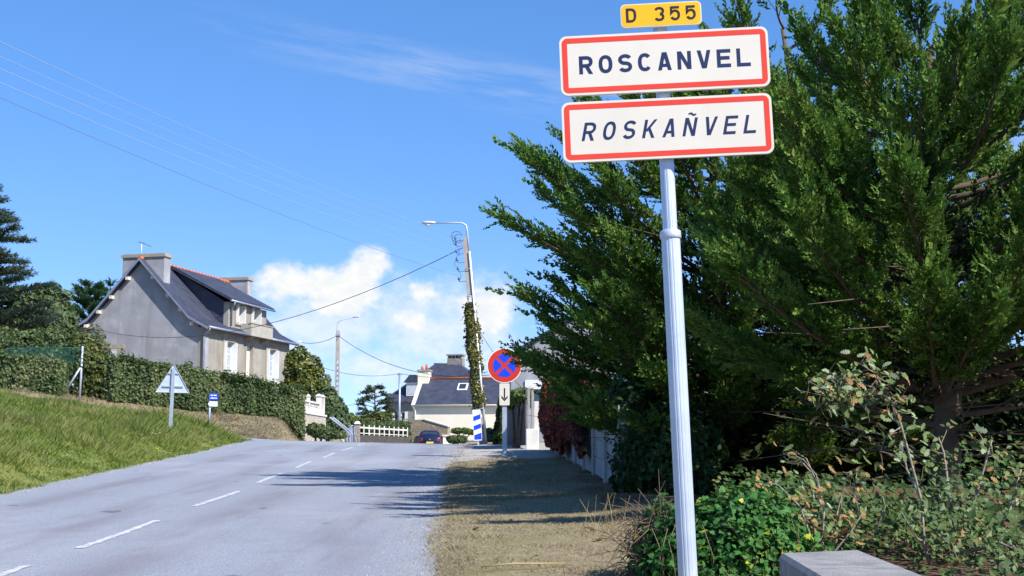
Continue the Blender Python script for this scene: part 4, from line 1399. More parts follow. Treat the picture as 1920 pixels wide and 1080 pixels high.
# dormer
DY0, DY1 = 3.25, 8.6
ZD = at(445, 566, 78.3).z - HZ0
dx = -0.12
wz0 = ZE + 0.62
dops = [(4.25, 5.25, wz0, wz0 + 1.12), (6.35, 7.45, wz0, wz0 + 1.12)]
b = MB()
wall_openings(b, DY0, DY1, ZE + 0.05, ZD, dx - 0.3, dx, dops)
dorm = b.build('dormer_wall', M['render_cream'], house)
for o_ in dops:
    house_window(*o_, dx, dorm, surround=0.07, lint=0.08)
slp = (ZR - ZM) / 3.2
for (ya, yb) in ((DY0 + 0.002, DY0 + 0.16), (DY1 - 0.16, DY1 - 0.002)):
    bk = -3.55
    dz_b = ZD + (ZR - 0.30 - ZD) * ((dx - 0.305) - bk) / 3.2 * 0
    poly = [(dx - 0.302, ZE + 0.05), (dx - 0.302, ZD + 0.06), (bk, ZR - 0.32), (bk, ZR - 0.62)]
    ck = MB().prism(poly, 'y', ya, yb).build('dormer_cheek', M['slate'], house)
    sc_ = MB()
    n = 14
    for i in range(n):
        z = ZE + 0.1 + (ZR - ZE - 0.5) * i / n
        z2 = z + (ZR - ZE - 0.5) / n
        # horizontal slate laps clipped to the cheek's outline
        def xr(zz):
            top_l = ZD + 0.06; q = (zz - top_l) / max(ZR - 0.32 - top_l, 0.01)
            return dx - 0.304 if zz < top_l else dx - 0.304 + (bk - dx + 0.304) * q
        def xl(zz):
            q = (zz - ZE - 0.05) / (ZR - 0.62 - ZE - 0.05)
            return dx - 0.302 + (bk - dx + 0.302) * min(1, q)
        if xr(z2) - xl(z) < 0.1: continue
        yo = ya - 0.012 if ya < 5 else yb
        sc_.hexa([(xl(z), yo, z), (xr(z), yo, z), (xr(z), yo + 0.012, z), (xl(z), yo + 0.012, z),
                  (xl(z2), yo + 0.009, z2 - 0.005), (xr(z2), yo + 0.009, z2 - 0.005), (xr(z2), yo + 0.012, z2 - 0.005), (xl(z2), yo + 0.012, z2 - 0.005)])
    sc_.build('slate_courses', M['slate'], ck)
dro = MB().prism([(-3.75, ZR - 0.20), (0.22, ZD + 0.02), (0.22, ZD + 0.13), (-3.75, ZR - 0.07)], 'y', DY0 - 0.42, DY1 + 0.42).build('dormer_roof', M['slate'], house)
dc_ = MB()
for i in range(18):
    q0, q1 = i / 18, min(1, (i + 1.08) / 18)
    xa, za = -3.7 + 3.95 * q0, ZR - 0.07 + (ZD + 0.13 - ZR + 0.07) * q0
    xb, zb = -3.7 + 3.95 * q1, ZR - 0.07 + (ZD + 0.13 - ZR + 0.07) * q1
    dc_.hexa([(xa, DY0 - 0.43, za + 0.001), (xb, DY0 - 0.43, zb + 0.001), (xb, DY1 + 0.43, zb + 0.001), (xa, DY1 + 0.43, za + 0.001), (xa, DY0 - 0.43, za + 0.008), (xb, DY0 - 0.43, zb + 0.024), (xb, DY1 + 0.43, zb + 0.024), (xa, DY1 + 0.43, za + 0.008)])
dc_.build('slate_courses', M['slate'], dro)
MB().tube([(0.27, DY0 - 0.42, ZD + 0.02), (0.27, DY1 + 0.42, ZD + 0.02)], 0.065, 8).build('gutter', M['zinc'], dro)
MB().tube([(0.27, DY0 + 0.05, ZD - 0.02), (0.2, DY0 + 0.12, ZD - 0.22), (-0.03, DY0 + 0.28, ZD - 0.34), (-0.03, DY0 + 0.28, ZE + 0.35)], 0.055, 8).build('downpipe', M['zinc'], dro)
# main gutters and downpipe, split where the balcony cuts the eave
MB().tube([(0.48, -OV, ZE - 0.06), (0.48, 4.85, ZE - 0.06)], 0.07, 8).build('gutter', M['zinc'], house)
MB().tube([(0.48, 8.1, ZE - 0.06), (0.48, HL + OV, ZE - 0.06)], 0.07, 8).build('gutter', M['zinc'], house)
MB().tube([(0.48, -0.22, ZE - 0.10), (0.42, -0.18, ZE - 0.24), (0.12, -0.06, ZE - 0.42), (0.06, -0.06, ZE - 0.62), (0.06, -0.06, 0.1)], 0.06, 8).build('downpipe', M['zinc'], house)
MB().tube([(0.48, HL + 0.2, ZE - 0.10), (0.40, HL + 0.18, ZE - 0.26), (0.07, HL + 0.07, ZE - 0.45), (0.07, HL + 0.07, 0.1)], 0.06, 8).build('downpipe', M['zinc'], house)
M['balcony'] = material('balcony_concrete', (0.40, 0.38, 0.33), (0.34, 0.32, 0.28), 2.0, 0.9, streak=((0.26, 0.24, 0.2), 3.0, 0.4))
# balcony under the dormer windows
bz0, bz1 = ZE + 0.02, ZE + 0.62
bal = MB()
bal.box(-0.10, 0.62, 4.9, 8.05, bz0 - 0.13, bz0)
bal.box(0.50, 0.60, 4.92, 8.03, bz0 + 0.001, bz1)
bal.box(-0.10, 0.498, 4.92, 5.02, bz0 + 0.001, bz1)
bal.box(-0.10, 0.498, 7.93, 8.03, bz0 + 0.001, bz1)
balc = bal.build('balcony', M['balcony'], house)
MB().box(0.46, 0.64, 4.88, 8.07, bz1 + 0.001, bz1 + 0.06).build('coping', M['frame_stone'], balc)
for y in (5.25, 7.55):
    MB().prism([(0.003, bz0 - 0.131), (0.52, bz0 - 0.131), (0.50, bz0 - 0.22), (0.30, bz0 - 0.34), (0.003, bz0 - 0.42)], 'y', y, y + 0.2).build('bracket', M['frame_stone'], balc)
# corner quoin strips and plinth
MB().box(0.002, 0.03, 0.0, 0.55, 0.0, ZE - 0.5).build('corner_strip', M['render_grey'], house)
MB().box(0.002, 0.03, HL - 0.45, HL, 0.0, ZE - 0.4).build('corner_strip', M['frame_stone'], house)
MB().box(0.48, 0.52, HL + 0.30, HL + 0.75, ZE + 0.05, ZE + 0.2).build('lamp_bracket', M['white_paint'], house)

hm_ = Matrix.LocRotScale(Vector((hx, hy, HZ0)), Euler((0, 0, -HA)), None)
att = hm_ @ Vector((-HW + 1.0, -0.10, ZE + 0.05))
c1 = lt(-0.1, -0.1, HP - 0.35)
midp = hm_ @ Vector((2.4, 1.0, ZE + 1.1))
wire(c1, att, 1.55, 0.013, M['cable'], 'black cable sagging from the ivy pole to the grey house gable')
MB().tube([(-HW + 1.0, -0.03, ZE + 0.05), (-HW + 1.0, -0.12, ZE + 0.05), (-HW + 1.5, -0.03, ZE - 0.1)], 0.02, 6).build('cable_bracket', M['cable'], house)
MB().tube([(-HW + 1.0, -0.035, ZE + 0.05), (-HW + 2.0, -0.035, ZE - 1.0), (-HW + 3.0, -0.035, ZE - 2.3)], 0.018, 5).build('wall_cable', M['cable'], house)
p2t = Vector((pb_.x, pb_.y, pb_.z + H2 - 0.3))
eave_far = hm_ @ Vector((0.5, HL + 0.35, ZE + 0.1))
wire(p2t, eave_far, 0.25, 0.016, M['cable'], 'short black cable from latticed pole to far eave of grey house')
wire(p2t, at(1000, 688, 60), 1.3, 0.016, M['cable'], 'black cable running right from latticed pole past the ivy pole')
tpt = Vector((tb.x, tb.y, tb.z + H3))
wire(tpt, at(560, 672, 82), 0.55, 0.015, M['cable'], 'lower black cable running left from the thin telephone pole')
wire(tpt, at(1010, 672, 62), 0.55, 0.015, M['cable'], 'lower black cable running right from the thin telephone pole')
wire(at(612, 755, 110), at(690, 752, 130), 0.3, 0.02, M['cable'], 'faint distant wire beside the layered pine')
wire(lt(0.1, 0, HP - 3.0), at(985, 735, 40), 0.12, 0.008, M['cable'], 'thin stay wire slanting down right of the ivy pole')

# ------------------------------------------------------------------ retaining wall with balustrade and steps rail
W0, W1 = Vector((-9.95, 61.6, 0)), Vector((-9.72, 70.0, 0))
wd = (W1 - W0).normalized(); wl = (W1 - W0).length
wrot = math.atan2(wd.y, wd.x) - math.pi / 2
zt = at(572, 773, 62).z
rw = empty('retaining_wall', (W0.x, W0.y, 1.6), 'pale stone retaining wall below white pierced balustrade', 'wall', rz=wrot)
MB().box(-0.35, 0.0, 0.0, wl, -0.5, zt - 1.6).build('masonry', M['stone_pale'], rw)
MB().box(-0.4, 0.05, -0.05, wl + 0.03, zt - 1.598, zt - 1.50).build('coping', M['offwhite_conc'], rw)
bl = empty('balustrade', (W0.x, W0.y, zt + 0.1), 'white pierced concrete balustrade with capped posts on the stone wall', 'balustrade', rz=wrot)
MB().box(-0.24, -0.10, 0.1, wl - 1.4, 0.004, 0.07).build('bottom_rail', M['offwhite_conc'], bl)
MB().box(-0.26, -0.08, 0.1, wl - 1.4, 0.50, 0.58).build('top_rail', M['offwhite_conc'], bl)
y = 0.2
while y < wl - 1.7:
    MB().hexa([(-0.2, y, 0.072), (-0.14, y, 0.072), (-0.14, y + 0.06, 0.072), (-0.2, y + 0.06, 0.072), (-0.2, y + 0.2, 0.498), (-0.14, y + 0.2, 0.498), (-0.14, y + 0.26, 0.498), (-0.2, y + 0.26, 0.498)]).build('baluster', M['offwhite_conc'], bl)
    MB().hexa([(-0.195, y + 0.2, 0.072), (-0.145, y + 0.2, 0.072), (-0.145, y + 0.26, 0.072), (-0.195, y + 0.26, 0.072), (-0.195, y, 0.498), (-0.145, y, 0.498), (-0.145, y + 0.06, 0.498), (-0.195, y + 0.06, 0.498)]).build('baluster', M['offwhite_conc'], bl)
    y += 0.34
for i, y in enumerate((2.0, 4.1, wl - 1.3, wl - 0.25)):
    s = 0.16 if i < 2 else 0.24
    hh = 0.78 if i < 2 else 0.92
    pst = MB().box(-0.17 - s / 2, -0.17 + s / 2, y - s / 2, y + s / 2, 0.002, hh).build('post', M['offwhite_conc'], bl)
    MB().hexa([(-0.17 - s * .7, y - s * .7, hh), (-0.17 + s * .7, y - s * .7, hh), (-0.17 + s * .7, y + s * .7, hh), (-0.17 - s * .7, y + s * .7, hh), (-0.17 - s * .15, y - s * .15, hh + 0.13), (-0.17 + s * .15, y - s * .15, hh + 0.13), (-0.17 + s * .15, y + s * .15, hh + 0.13), (-0.17 - s * .15, y + s * .15, hh + 0.13)]).build('cap', M['offwhite_conc'], pst)
hr0, hr1, hr2 = at(619, 783, 71), at(648, 806, 74), at(655, 824, 75)
hr = empty('handrail', (hr2.x, hr2.y, hr2.z), 'pale double tube handrail sloping down beside garden steps', 'handrail')
for dxx in (0.0, 0.16):
    MB().tube([hr0 - hr2 + Vector((dxx, 0, 0)), hr1 - hr2 + Vector((dxx, 0, 0)), Vector((dxx, 0, 0.3)), Vector((dxx, 0, -0.4))], 0.045, 8).build('rail_tube', M['alu'], hr)
st = empty('garden_steps', (hr1.x - 0.9, hr1.y, 1.6), 'concrete garden steps climbing behind the handrail', 'steps')
for i in range(7):
    MB().box(-1.9 + i * 0.0, 0.25 - i * 0.30, -0.1 - 0.0, 1.3, -0.2 + 0.17 * i, -0.2 + 0.17 * (i + 1) - 0.001).build('step', M['concrete'], st)

# ------------------------------------------------------------------ gate, pillars, white fence, low wall
GD = 82.0


def pillar(px0, px1, pyt, d, mat, label, cap=True):
    a, c = at(px0, 820, d), at(px1, 820, d)
    z0 = gz_at(a.x, d) - 0.1
    zt_ = at(px0, pyt, d).z
    w_ = c.x - a.x
    pi = empty('gate_pillar', ((a.x + c.x) / 2, d, z0), label, 'pillar', 'gate pillars')
    MB().box(-w_ / 2, w_ / 2, 0, w_, 0, zt_ - z0 - 0.16).build('shaft', mat, pi)
    q, h0 = w_ * 0.62, zt_ - z0 - 0.159
    MB().hexa([(-q, -0.06, h0), (q, -0.06, h0), (q, w_ + .06, h0), (-q, w_ + .06, h0), (-q * .5, w_ * .25, h0 + 0.17), (q * .5, w_ * .25, h0 + 0.17), (q * .5, w_ * .75, h0 + 0.17), (-q * .5, w_ * .75, h0 + 0.17)]).build('cap', M['offwhite_conc'], pi)
    return pi


pillar(649, 656, 794, GD, M['granite'], 'left granite pillar of the blue garden gate')
pillar(664.5, 674, 790, GD, M['granite'], 'right granite pillar of the blue garden gate')
a, c = at(656.5, 820, GD + .1), at(664, 820, GD + .1)
g0 = gz_at(a.x, GD) - 0.05
gt = empty('garden_gate', (a.x, GD + .1, g0), 'closed blue grey garden gate between granite pillars', 'gate')
zt_ = at(660, 798, GD).z - g0
nb = 5
for i in range(nb):
    wv = (c.x - a.x) / nb
    MB().box(i * wv + 0.004, (i + 1) * wv - 0.004, 0, 0.04, 0.05, zt_).build('board', M['blue_gate'], gt)
MB().box(0, c.x - a.x, 0.041, 0.08, 0.4, 0.5).build('ledge', M['blue_gate'], gt)

F0, F1 = at(674, 820, 82.3), at(768, 820, 93.0)
F0.z = F1.z = 1.6
fd = (F1 - F0); fl = Vector((fd.x, fd.y, 0)).length; frz = math.atan2(fd.y, fd.x)
lw = empty('low_wall', F0, 'dark low stone wall carrying the white post fence', 'wall', rz=frz)
MB().box(0, fl, 0, 0.35, -0.3, 0.92).build('masonry', M['dark_stone'], lw)
wf_ = empty('white_fence', F0 + Vector((0, 0, 0.92)), 'low white concrete post and rail fence in front of the clipped hedge', 'fence', rz=frz)
for z0, z1 in ((0.42, 0.52), (0.10, 0.15)):
    MB().box(0.05, fl - 0.05, 0.14, 0.20, z0, z1).build('rail', M['offwhite_conc'], wf_)
for i in range(11):
    x = 0.12 + (fl - 0.24) * i / 10
    MB().prism([(x - 0.06, 0.002), (x + 0.06, 0.002), (x + 0.06, 0.60), (x, 0.66), (x - 0.06, 0.60)], 'y', 0.10, 0.139).build('post', M['offwhite_conc'], wf_)


# ------------------------------------------------------------------ stone house beyond
SHZ = 1.6
shp = at(722, 800, 124)
sh = empty('stone_house', (shp.x, 124, SHZ), 'granite house with hipped slate roof and white shutters far down the road', 'house', rz=math.radians(-16))
ze = at(722, 754, 124).z - SHZ
zr = at(812, 684, 128).z - SHZ
LW, LDp = 10.5, 8.0
wins = [(0.85, 1.27, ze - 2.3, ze - 0.9), (1.53, 1.95, ze - 2.3, ze - 0.9), (4.2, 5.2, ze - 2.3, ze - 0.9)]
mb = MB()
cur = 0.0
for (a, c, z0, z1) in wins:
    mb.box(cur, a, 0, 0.4, 0, ze); mb.box(a, c, 0, 0.4, 0, z0); mb.box(a, c, 0, 0.4, z1, ze); cur = c
mb.box(cur, LW, 0, 0.4, 0, ze)
mb.box(0, 0.4, 0.4, LDp, 0, ze); mb.box(LW - 0.4, LW, 0.4, LDp, 0, ze); mb.box(0.4, LW - 0.4, LDp - 0.4, LDp, 0, ze)
mb.build('wall', M['granite'], sh)
for (a, c, z0, z1) in wins:
    wo_ = MB().ring([(a, z0), (c, z0), (c, z1), (a, z1)], [(a + .07, z0 + .07), (c - .07, z0 + .07), (c - .07, z1 - .07), (a + .07, z1 - .07)], 'y', 0.1, 0.16).build('window', M['white_paint'], sh)
    MB().box(a + .07, c - .07, 0.125, 0.135, z0 + .07, z1 - .07).build('pane', M['glass'], wo_)
    MB().box(c + 0.004, c + (0.25 if a != 0.85 else 0.126), -0.05, -0.005, z0, z1).build('shutter', M['white_paint'], wo_)
    MB().box(a - (0.25 if a != 1.53 else 0.126), a - 0.004, -0.05, -0.005, z0, z1).build('shutter', M['white_paint'], wo_)
MB().box(0.4, 2.4, -0.35, -0.003, ze - 2.65, ze - 2.5).build('ledge', M['offwhite_conc'], sh)
o_ = 0.4
rx0, rx1 = 3.4, 4.9
rv_ = [(-o_, -o_, ze), (LW + o_, -o_, ze), (LW + o_, LDp + o_, ze), (-o_, LDp + o_, ze), (rx0, LDp / 2, zr), (rx1 + 1.0, LDp / 2, zr)]
rf_ = [(0, 1, 5, 4), (1, 2, 5), (2, 3, 4, 5), (3, 0, 4), (3, 2, 1, 0)]
MB().add(rv_, rf_).build('roof', M['slate'], sh)
MB().tube([(rx0 - 0.05, LDp / 2, zr + 0.02), (rx1 + 1.05, LDp / 2, zr + 0.0)], 0.08, 8).build('ridge_tiles', M['frame_stone'], sh)
chm = MB().box(4.7, 6.2, LDp / 2 - 0.1, LDp / 2 + 0.7, zr - 1.6, zr + 0.5).build('chimney', M['granite'], sh)
MB().box(4.6, 6.3, LDp / 2 - 0.2, LDp / 2 + 0.8, zr + 0.78, zr + 0.9).build('cap', M['concrete'], chm)
for x in (4.72, 5.05, 5.4, 5.75, 6.02):
    MB().box(x, x + 0.16, LDp / 2 - 0.05, LDp / 2 + 0.65, zr + 0.501, zr + 0.779).build('cap_block', M['concrete'], chm)
d0 = 2.0
dz = ze + 0.55
dm = MB().box(d0, d0 + 1.3, 0.15, 2.6, dz, dz + 1.25).build('dormer', M['white_paint'], sh)
MB().box(d0 + 0.14, d0 + 1.16, 0.135, 0.149, dz + 0.12, dz + 1.1).build('pane', M['curtain'], dm)
MB().prism([(d0 - 0.25, dz + 1.251), (d0 + 1.55, dz + 1.251), (d0 + 0.65 + 0.3, dz + 1.95), (d0 + 0.65 - 0.3, dz + 1.95)], 'y', 0.0, 3.4).build('dormer_roof', M['slate'], sh)

# ------------------------------------------------------------------ cream cottage
CD = 106.0
cp = at(773, 830, CD)
cot = empty('cream_cottage', (cp.x, CD, 1.6), 'long low cream cottage with slate roof, orange ridge and one skylight', 'house', rz=math.radians(-9))
ze = at(774, 757, CD).z - 1.6
zr = at(803, 711, CD + 3).z - 1.6
CL, CDp = 16.0, 5.6
mb = MB()
mb.box(0, CL, 0, 0.4, -0.3, ze); mb.box(0.4, CL - 0.4, CDp - 0.4, CDp, -0.3, ze)
mb.build('wall', M['white_wall'], cot)
for x0 in (0.0, CL - 0.4):
    gb = MB().prism([(0.402, -0.3), (CDp, -0.3), (CDp, ze), (CDp / 2, zr - 0.1), (0.402, ze + 0.1)], 'x', x0 + 0.002, x0 + 0.398)
    gb.build('gable', M['white_wall'], cot)
for s in (0, 1):
    yA, yB = (-0.25, CDp / 2) if s == 0 else (CDp + 0.25, CDp / 2)
    MB().prism([(yA, ze - 0.06), (yB, zr), (yB, zr - 0.14), (yA, ze - 0.2)], 'x', 0.26, CL).build('roof_slope', M['slate'], cot)
    vg = MB().prism([(yA, ze - 0.1), (yB, zr + 0.1), (yB, zr - 0.16), (yA, ze - 0.26)], 'x', -0.06, 0.258)
    vg.build('verge', M['white_wall'], cot)
rt = MB().tube([(0.3, CDp / 2, zr + 0.03), (CL, CDp / 2, zr + 0.03)], 0.12, 8)
rt.build('ridge_tiles', M['terracotta'], cot)
cc = MB().box(-0.12, 0.78, CDp / 2 - 0.55, CDp / 2 + 0.45, zr - 0.9, zr + 0.62).build('chimney', M['white_wall'], cot)
MB().box(-0.2, 0.86, CDp / 2 - 0.63, CDp / 2 + 0.53, zr + 0.621, zr + 0.74).build('cap', M['frame_stone'], cc)
for x in (0.15, 0.5):
    MB().tube([(x, CDp / 2 - 0.05, zr + 0.74), (x, CDp / 2 - 0.05, zr + 1.05 + 0.15 * (x > 0.3))], [0.12, 0.09], 10).build('chimney_pot', M['terracotta'], cc)
q0, q1 = 0.52, 0.78
def rp(q): return (-0.25 + (CDp / 2 + 0.25) * q, ze - 0.06 + (zr - ze + 0.06) * q)
(ya, za), (yb, zb) = rp(q0), rp(q1)
sk = MB().hexa([(3.3, ya, za), (4.1, ya, za), (4.1, yb, zb), (3.3, yb, zb), (3.3, ya - 0.05, za + 0.08), (4.1, ya - 0.05, za + 0.08), (4.1, yb - 0.05, zb + 0.08), (3.3, yb - 0.05, zb + 0.08)]).build('skylight', M['white_paint'], cot)
def lerp2(u, v, off): return (3.3 + 0.8 * u, ya + (yb - ya) * v - 0.05 - off * 0.5, za + (zb - za) * v + 0.08 + off)
MB().hexa([lerp2(.15, .12, .003), lerp2(.85, .12, .003), lerp2(.85, .88, .003), lerp2(.15, .88, .003), lerp2(.15, .12, .012), lerp2(.85, .12, .012), lerp2(.85, .88, .012), lerp2(.15, .88, .012)]).build('pane', M['glass'], sk)
MB().tube([(-0.0, -0.32, ze - 0.16), (CL, -0.32, ze - 0.16)], 0.07, 8).build('gutter', M['white_wall'], cot)
MB().tube([(0.1, -0.32, ze - 0.2), (0.25, -0.15, ze - 0.5), (0.25, -0.1, ze - 1.2), (0.05, -0.1, ze - 1.5), (0.05, -0.1, -0.2)], 0.06, 8).build('downpipe', M['white_wall'], cot)
MB().box(8.3, 9.0, -0.02, -0.003, 0.0, 2.0).build('door', M['offwhite_conc'], cot)

# stone lean-to before the cottage
ld_ = 100.5
lp = at(771, 830, ld_)
sd = empty('stone_lean_to', (lp.x, ld_, 1.55), 'small rubble stone lean-to with sloping top beside the cream cottage', 'shed', rz=math.radians(-18))
zA = at(795, 787, ld_).z - 1.55; zB = at(838, 801, ld_).z - 1.55
MB().prism([(0, -0.2), (2.9, -0.2), (2.9, zB), (1.0, zA), (0, zA)], 'y', 0, 0.5).build('front_wall', M['stone'], sd)
MB().box(0.002, 0.5, 0.502, 3.5, -0.2, zA).build('side_wall', M['stone'], sd)
MB().prism([(0.96, zA + 0.004), (2.98, zB + 0.004), (2.98, zB + 0.09), (0.96, zA + 0.09)], 'y', -0.06, 0.56).build('coping', M['offwhite_conc'], sd)
wp = at(827, 830, 97)
wpo = empty('gate_post', (wp.x, 99.5, 1.55), 'squat cream gate post right of the parked car', 'pillar')
MB().box(0, 0.42, 0, 0.4, -0.2, 1.1).build('shaft', M['white_wall'], wpo)
MB().box(-0.06, 0.48, -0.06, 0.46, 1.101, 1.22).build('cap', M['offwhite_conc'], wpo)
pw = at(850, 830, 93)
plw = empty('planter_wall', (pw.x, 93.0, 1.55), 'low grey planter wall before the cream cottage', 'wall', rz=math.radians(-6))
MB().box(0, 1.9, 0, 0.4, -0.2, 0.72).build('masonry', M['concrete'], plw)
MB().box(-0.05, 1.95, -0.04, 0.44, 0.721, 0.80).build('coping', M['offwhite_conc'], plw)

# ------------------------------------------------------------------ grey gabled house behind the cypress
gp = at(958, 830, 56)
gh = empty('rendered_house', (gp.x, 56.0, 1.5), 'plain grey rendered gable partly hidden by the cypress', 'house', rz=math.radians(-8))
gze = at(970, 668, 56).z - 1.5
mb = MB().prism([(0, -0.2), (9.0, -0.2), (9.0, gze), (4.5, gze + 2.6), (0, gze)], 'y', 0, 0.4)
mb.box(0.002, 0.4, 0.402, 9.0, -0.2, gze - 0.05); mb.box(8.6, 8.998, 0.402, 9.0, -0.2, gze - 0.05)
mb.build('wall', M['render_grey'], gh)
for s in (-1, 1):
    MB().prism([(4.5, gze + 2.62), (4.5 + s * 4.8, gze - 0.16), (4.5 + s * 4.8, gze - 0.03), (4.5, gze + 2.77)], 'y', -0.15, 9.2).build('roof_slope', M['slate'], gh)
z0, z1 = at(1000, 745, 56).z - 1.5, at(1000, 713, 56).z - 1.5
x0, x1 = at(985, 720, 56).x - gp.x, at(1020, 720, 56).x - gp.x
fr = MB().box(x0, x1, -0.06, -0.002, z1 - 0.38, z1).build('window', M['white_paint'], gh)
MB().box(x0 + 0.1, x1 - 0.1, -0.04, -0.003, z0 - 0.4, z1 - 0.382).build('pane', M['glass'], fr)
MB().box(x0, x0 + 0.09, -0.06, -0.002, z0 - 0.4, z1 - 0.382).build('frame', M['white_paint'], fr)

# ------------------------------------------------------------------ parked car
car_p = at(806, 830, 98)
cz_ = float(road_z(np.array(car_p.x), np.array(98.0))) + 0.01
car = empty('parked_car', (car_p.x, 98.0, cz_), 'dark blue hatchback seen from behind beyond the crest of the road', 'car', rz=math.radians(4))
prof = [  # y, half width low, half width high, z low, z belt, z roof, half width roof
    (0.00, 0.70, 0.74, 0.34, 0.86, 0.90, 0.60), (0.10, 0.80, 0.80, 0.26, 0.92, 1.02, 0.60), (0.35, 0.83, 0.82, 0.24, 0.93, 1.36, 0.56), (0.70, 0.84, 0.83, 0.24, 0.93, 1.44, 0.56),
    (1.60, 0.84, 0.83, 0.24, 0.92, 1.46, 0.57), (2.30, 0.84, 0.82, 0.24, 0.91, 1.38, 0.55), (2.85, 0.83, 0.80, 0.24, 0.90, 0.95, 0.58), (3.55, 0.80, 0.76, 0.25, 0.80, 0.84, 0.55), (3.85, 0.68, 0.66, 0.30, 0.62, 0.66, 0.5)]
vs, fs = [], []
for (y, wl_, wh_, zl, zb_, zr_, wr_) in prof:
    ring = [(-wl_, zl), (-wl_ * 1.0, (zl + zb_) / 2), (-wh_, zb_), (-(wh_ * 0.45 + wr_ * 0.55), zb_ + (zr_ - zb_) * 0.6), (-wr_, zr_), (0, zr_ + 0.02), (wr_, zr_), ((wh_ * 0.45 + wr_ * 0.55), zb_ + (zr_ - zb_) * 0.6), (wh_, zb_), (wl_, (zl + zb_) / 2), (wl_, zl)]
    vs += [(x, y, z) for x, z in ring]
nr = 11
for s in range(len(prof) - 1):
    for i in range(nr - 1):
        fs.append((s * nr + i, s * nr + i + 1, s * nr + nr + i + 1, s * nr + nr + i))
    fs.append((s * nr + nr - 1, s * nr, s * nr + nr, s * nr + 2 * nr - 1))
fs += [tuple(range(nr - 1, -1, -1)), tuple(range((len(prof) - 1) * nr, len(prof) * nr))]
body = MB().add(vs, fs, smooth=True).build('body', M['car_paint'], car)
MB().hexa([(-0.60, 0.085, 0.96), (0.60, 0.085, 0.96), (0.60, 0.12, 0.96), (-0.60, 0.12, 0.96), (-0.50, 0.30, 1.34), (0.50, 0.30, 1.34), (0.50, 0.34, 1.34), (-0.50, 0.34, 1.34)]).build('rear_window', M['glass'], body)
for s in (-1, 1):
    MB().hexa([(s * 0.56, -0.03, 0.70), (s * 0.76, 0.02, 0.70), (s * 0.76, 0.16, 0.70), (s * 0.56, 0.10, 0.70), (s * 0.54, -0.01, 0.90), (s * 0.76, 0.04, 0.92), (s * 0.76, 0.16, 0.92), (s * 0.54, 0.10, 0.90)]).build('tail_light', M['tail'], car)
    for y in (0.70, 3.05):
        w_ = MB().tube([(s * 0.66, y, 0.29), (s * 0.86, y, 0.29)], 0.29, 20).build('wheel', M['tyre'], car)
        MB().tube([(s * 0.855, y, 0.29), (s * 0.868, y, 0.29)], 0.18, 14).build('rim', M['rim'], w_)
    MB().box(s * 0.84 if s > 0 else -1.0, 1.0 if s > 0 else -0.84, 2.35, 2.43, 0.95, 1.08).build('mirror', M['car_paint'], car)
    MB().hexa([(s * 0.79, 0.5, 0.97), (s * 0.80, 2.4, 0.97), (s * 0.815, 2.4, 0.97), (s * 0.805, 0.5, 0.97), (s * 0.645, 0.7, 1.33), (s * 0.645, 2.1, 1.33), (s * 0.665, 2.1, 1.33), (s * 0.665, 0.7, 1.33)]).build('side_window', M['glass'], body)
MB().box(-0.26, 0.26, -0.055, -0.03, 0.50, 0.62).build('number_plate', M['plate_yellow'], car)
MB().prism(rrect(1.62, 0.2, 0.06, 4, 0, 0.42), 'y', -0.045, 0.12).build('bumper', M['car_paint'], car)
MB().tube([(0, -0.02, 0.80), (0, 0.0, 0.80)], 0.05, 12).build('badge', M['rim'], car)

# ------------------------------------------------------------------ parapet block at the right
pp = at(1460, 1037, 6.9)
par = empty('bridge_parapet', (pp.x, 6.9, pp.z - 0.8), 'weathered grey concrete parapet end at lower right corner', 'parapet')
A0, B0 = at(1460, 1037, 6.9) - Vector((pp.x, 6.9, pp.z)), at(1612, 1029, 7.15) - Vector((pp.x, 6.9, pp.z))
dirp = Vector((-0.075, -1.0, 0.0)).normalized()
B0.z = 0
tz = 0.8
a, bq = Vector((A0.x, A0.y, 0)), Vector((B0.x, B0.y, 0))
a2, b2 = a + dirp * 4.5, bq + dirp * 4.5
mbp = MB()
ring = [a, bq, b2, a2]
mbp.hexa([Vector((q.x, q.y, -0.4)) for q in ring] + [Vector((q.x, q.y, tz)) for q in ring])
mp_me = mbp.mesh('coping_block', 0.02)
link('coping_block', mp_me, M['slab'], par)


# ------------------------------------------------------------------ foliage tools
def spray_template(r, n_tw=34, tw=0.24, wid=0.034, curl=0.10, flat=0.55, side=2):
    """a feathery cypress spray of unit length along +x"""
    vs = []
    k = np.arange(n_tw)
    t_ = (k + 0.5) / n_tw
    ang = k * 2.39996 + r.uniform(0, 1, n_tw)
    for i in range(n_tw):
        c = np.array([t_[i], curl * math.sin(t_[i] * 3.0), 0.06 * math.sin(t_[i] * 5)])
        ln = tw * (1.15 - 0.85 * t_[i]) * r.uniform(0.7, 1.25)
        rad = np.array([0, math.cos(ang[i]), math.sin(ang[i]) * flat])
        d = np.array([0.78, 0, 0]) + rad * 0.75
        d /= np.linalg.norm(d)
        def dia(p, dd, l, w_):
            s = np.cross(dd, r.normal(0, 1, 3)); s /= np.linalg.norm(s)
            vs.append([p, p + dd * l * 0.45 + s * w_, p + dd * l, p + dd * l * 0.45 - s * w_])
        dia(c, d, ln, wid)
        for q in range(side):
            d2 = d + r.normal(0, 0.45, 3) + np.array([0.25, 0, 0]); d2 /= np.linalg.norm(d2)
            dia(c + d * ln * (0.25 + 0.3 * q), d2, ln * 0.55, wid * 0.8)
    s = np.array([0, 0, 1.0])
    vs.append([np.array([0.85, 0, 0]), np.array([0.95, 0.02, 0]), np.array([1.15, 0.01, 0]), np.array([0.95, -0.02, 0])])
    V_ = np.array(vs).reshape(-1, 3)
    return V_, np.arange(len(V_)).reshape(-1, 4)


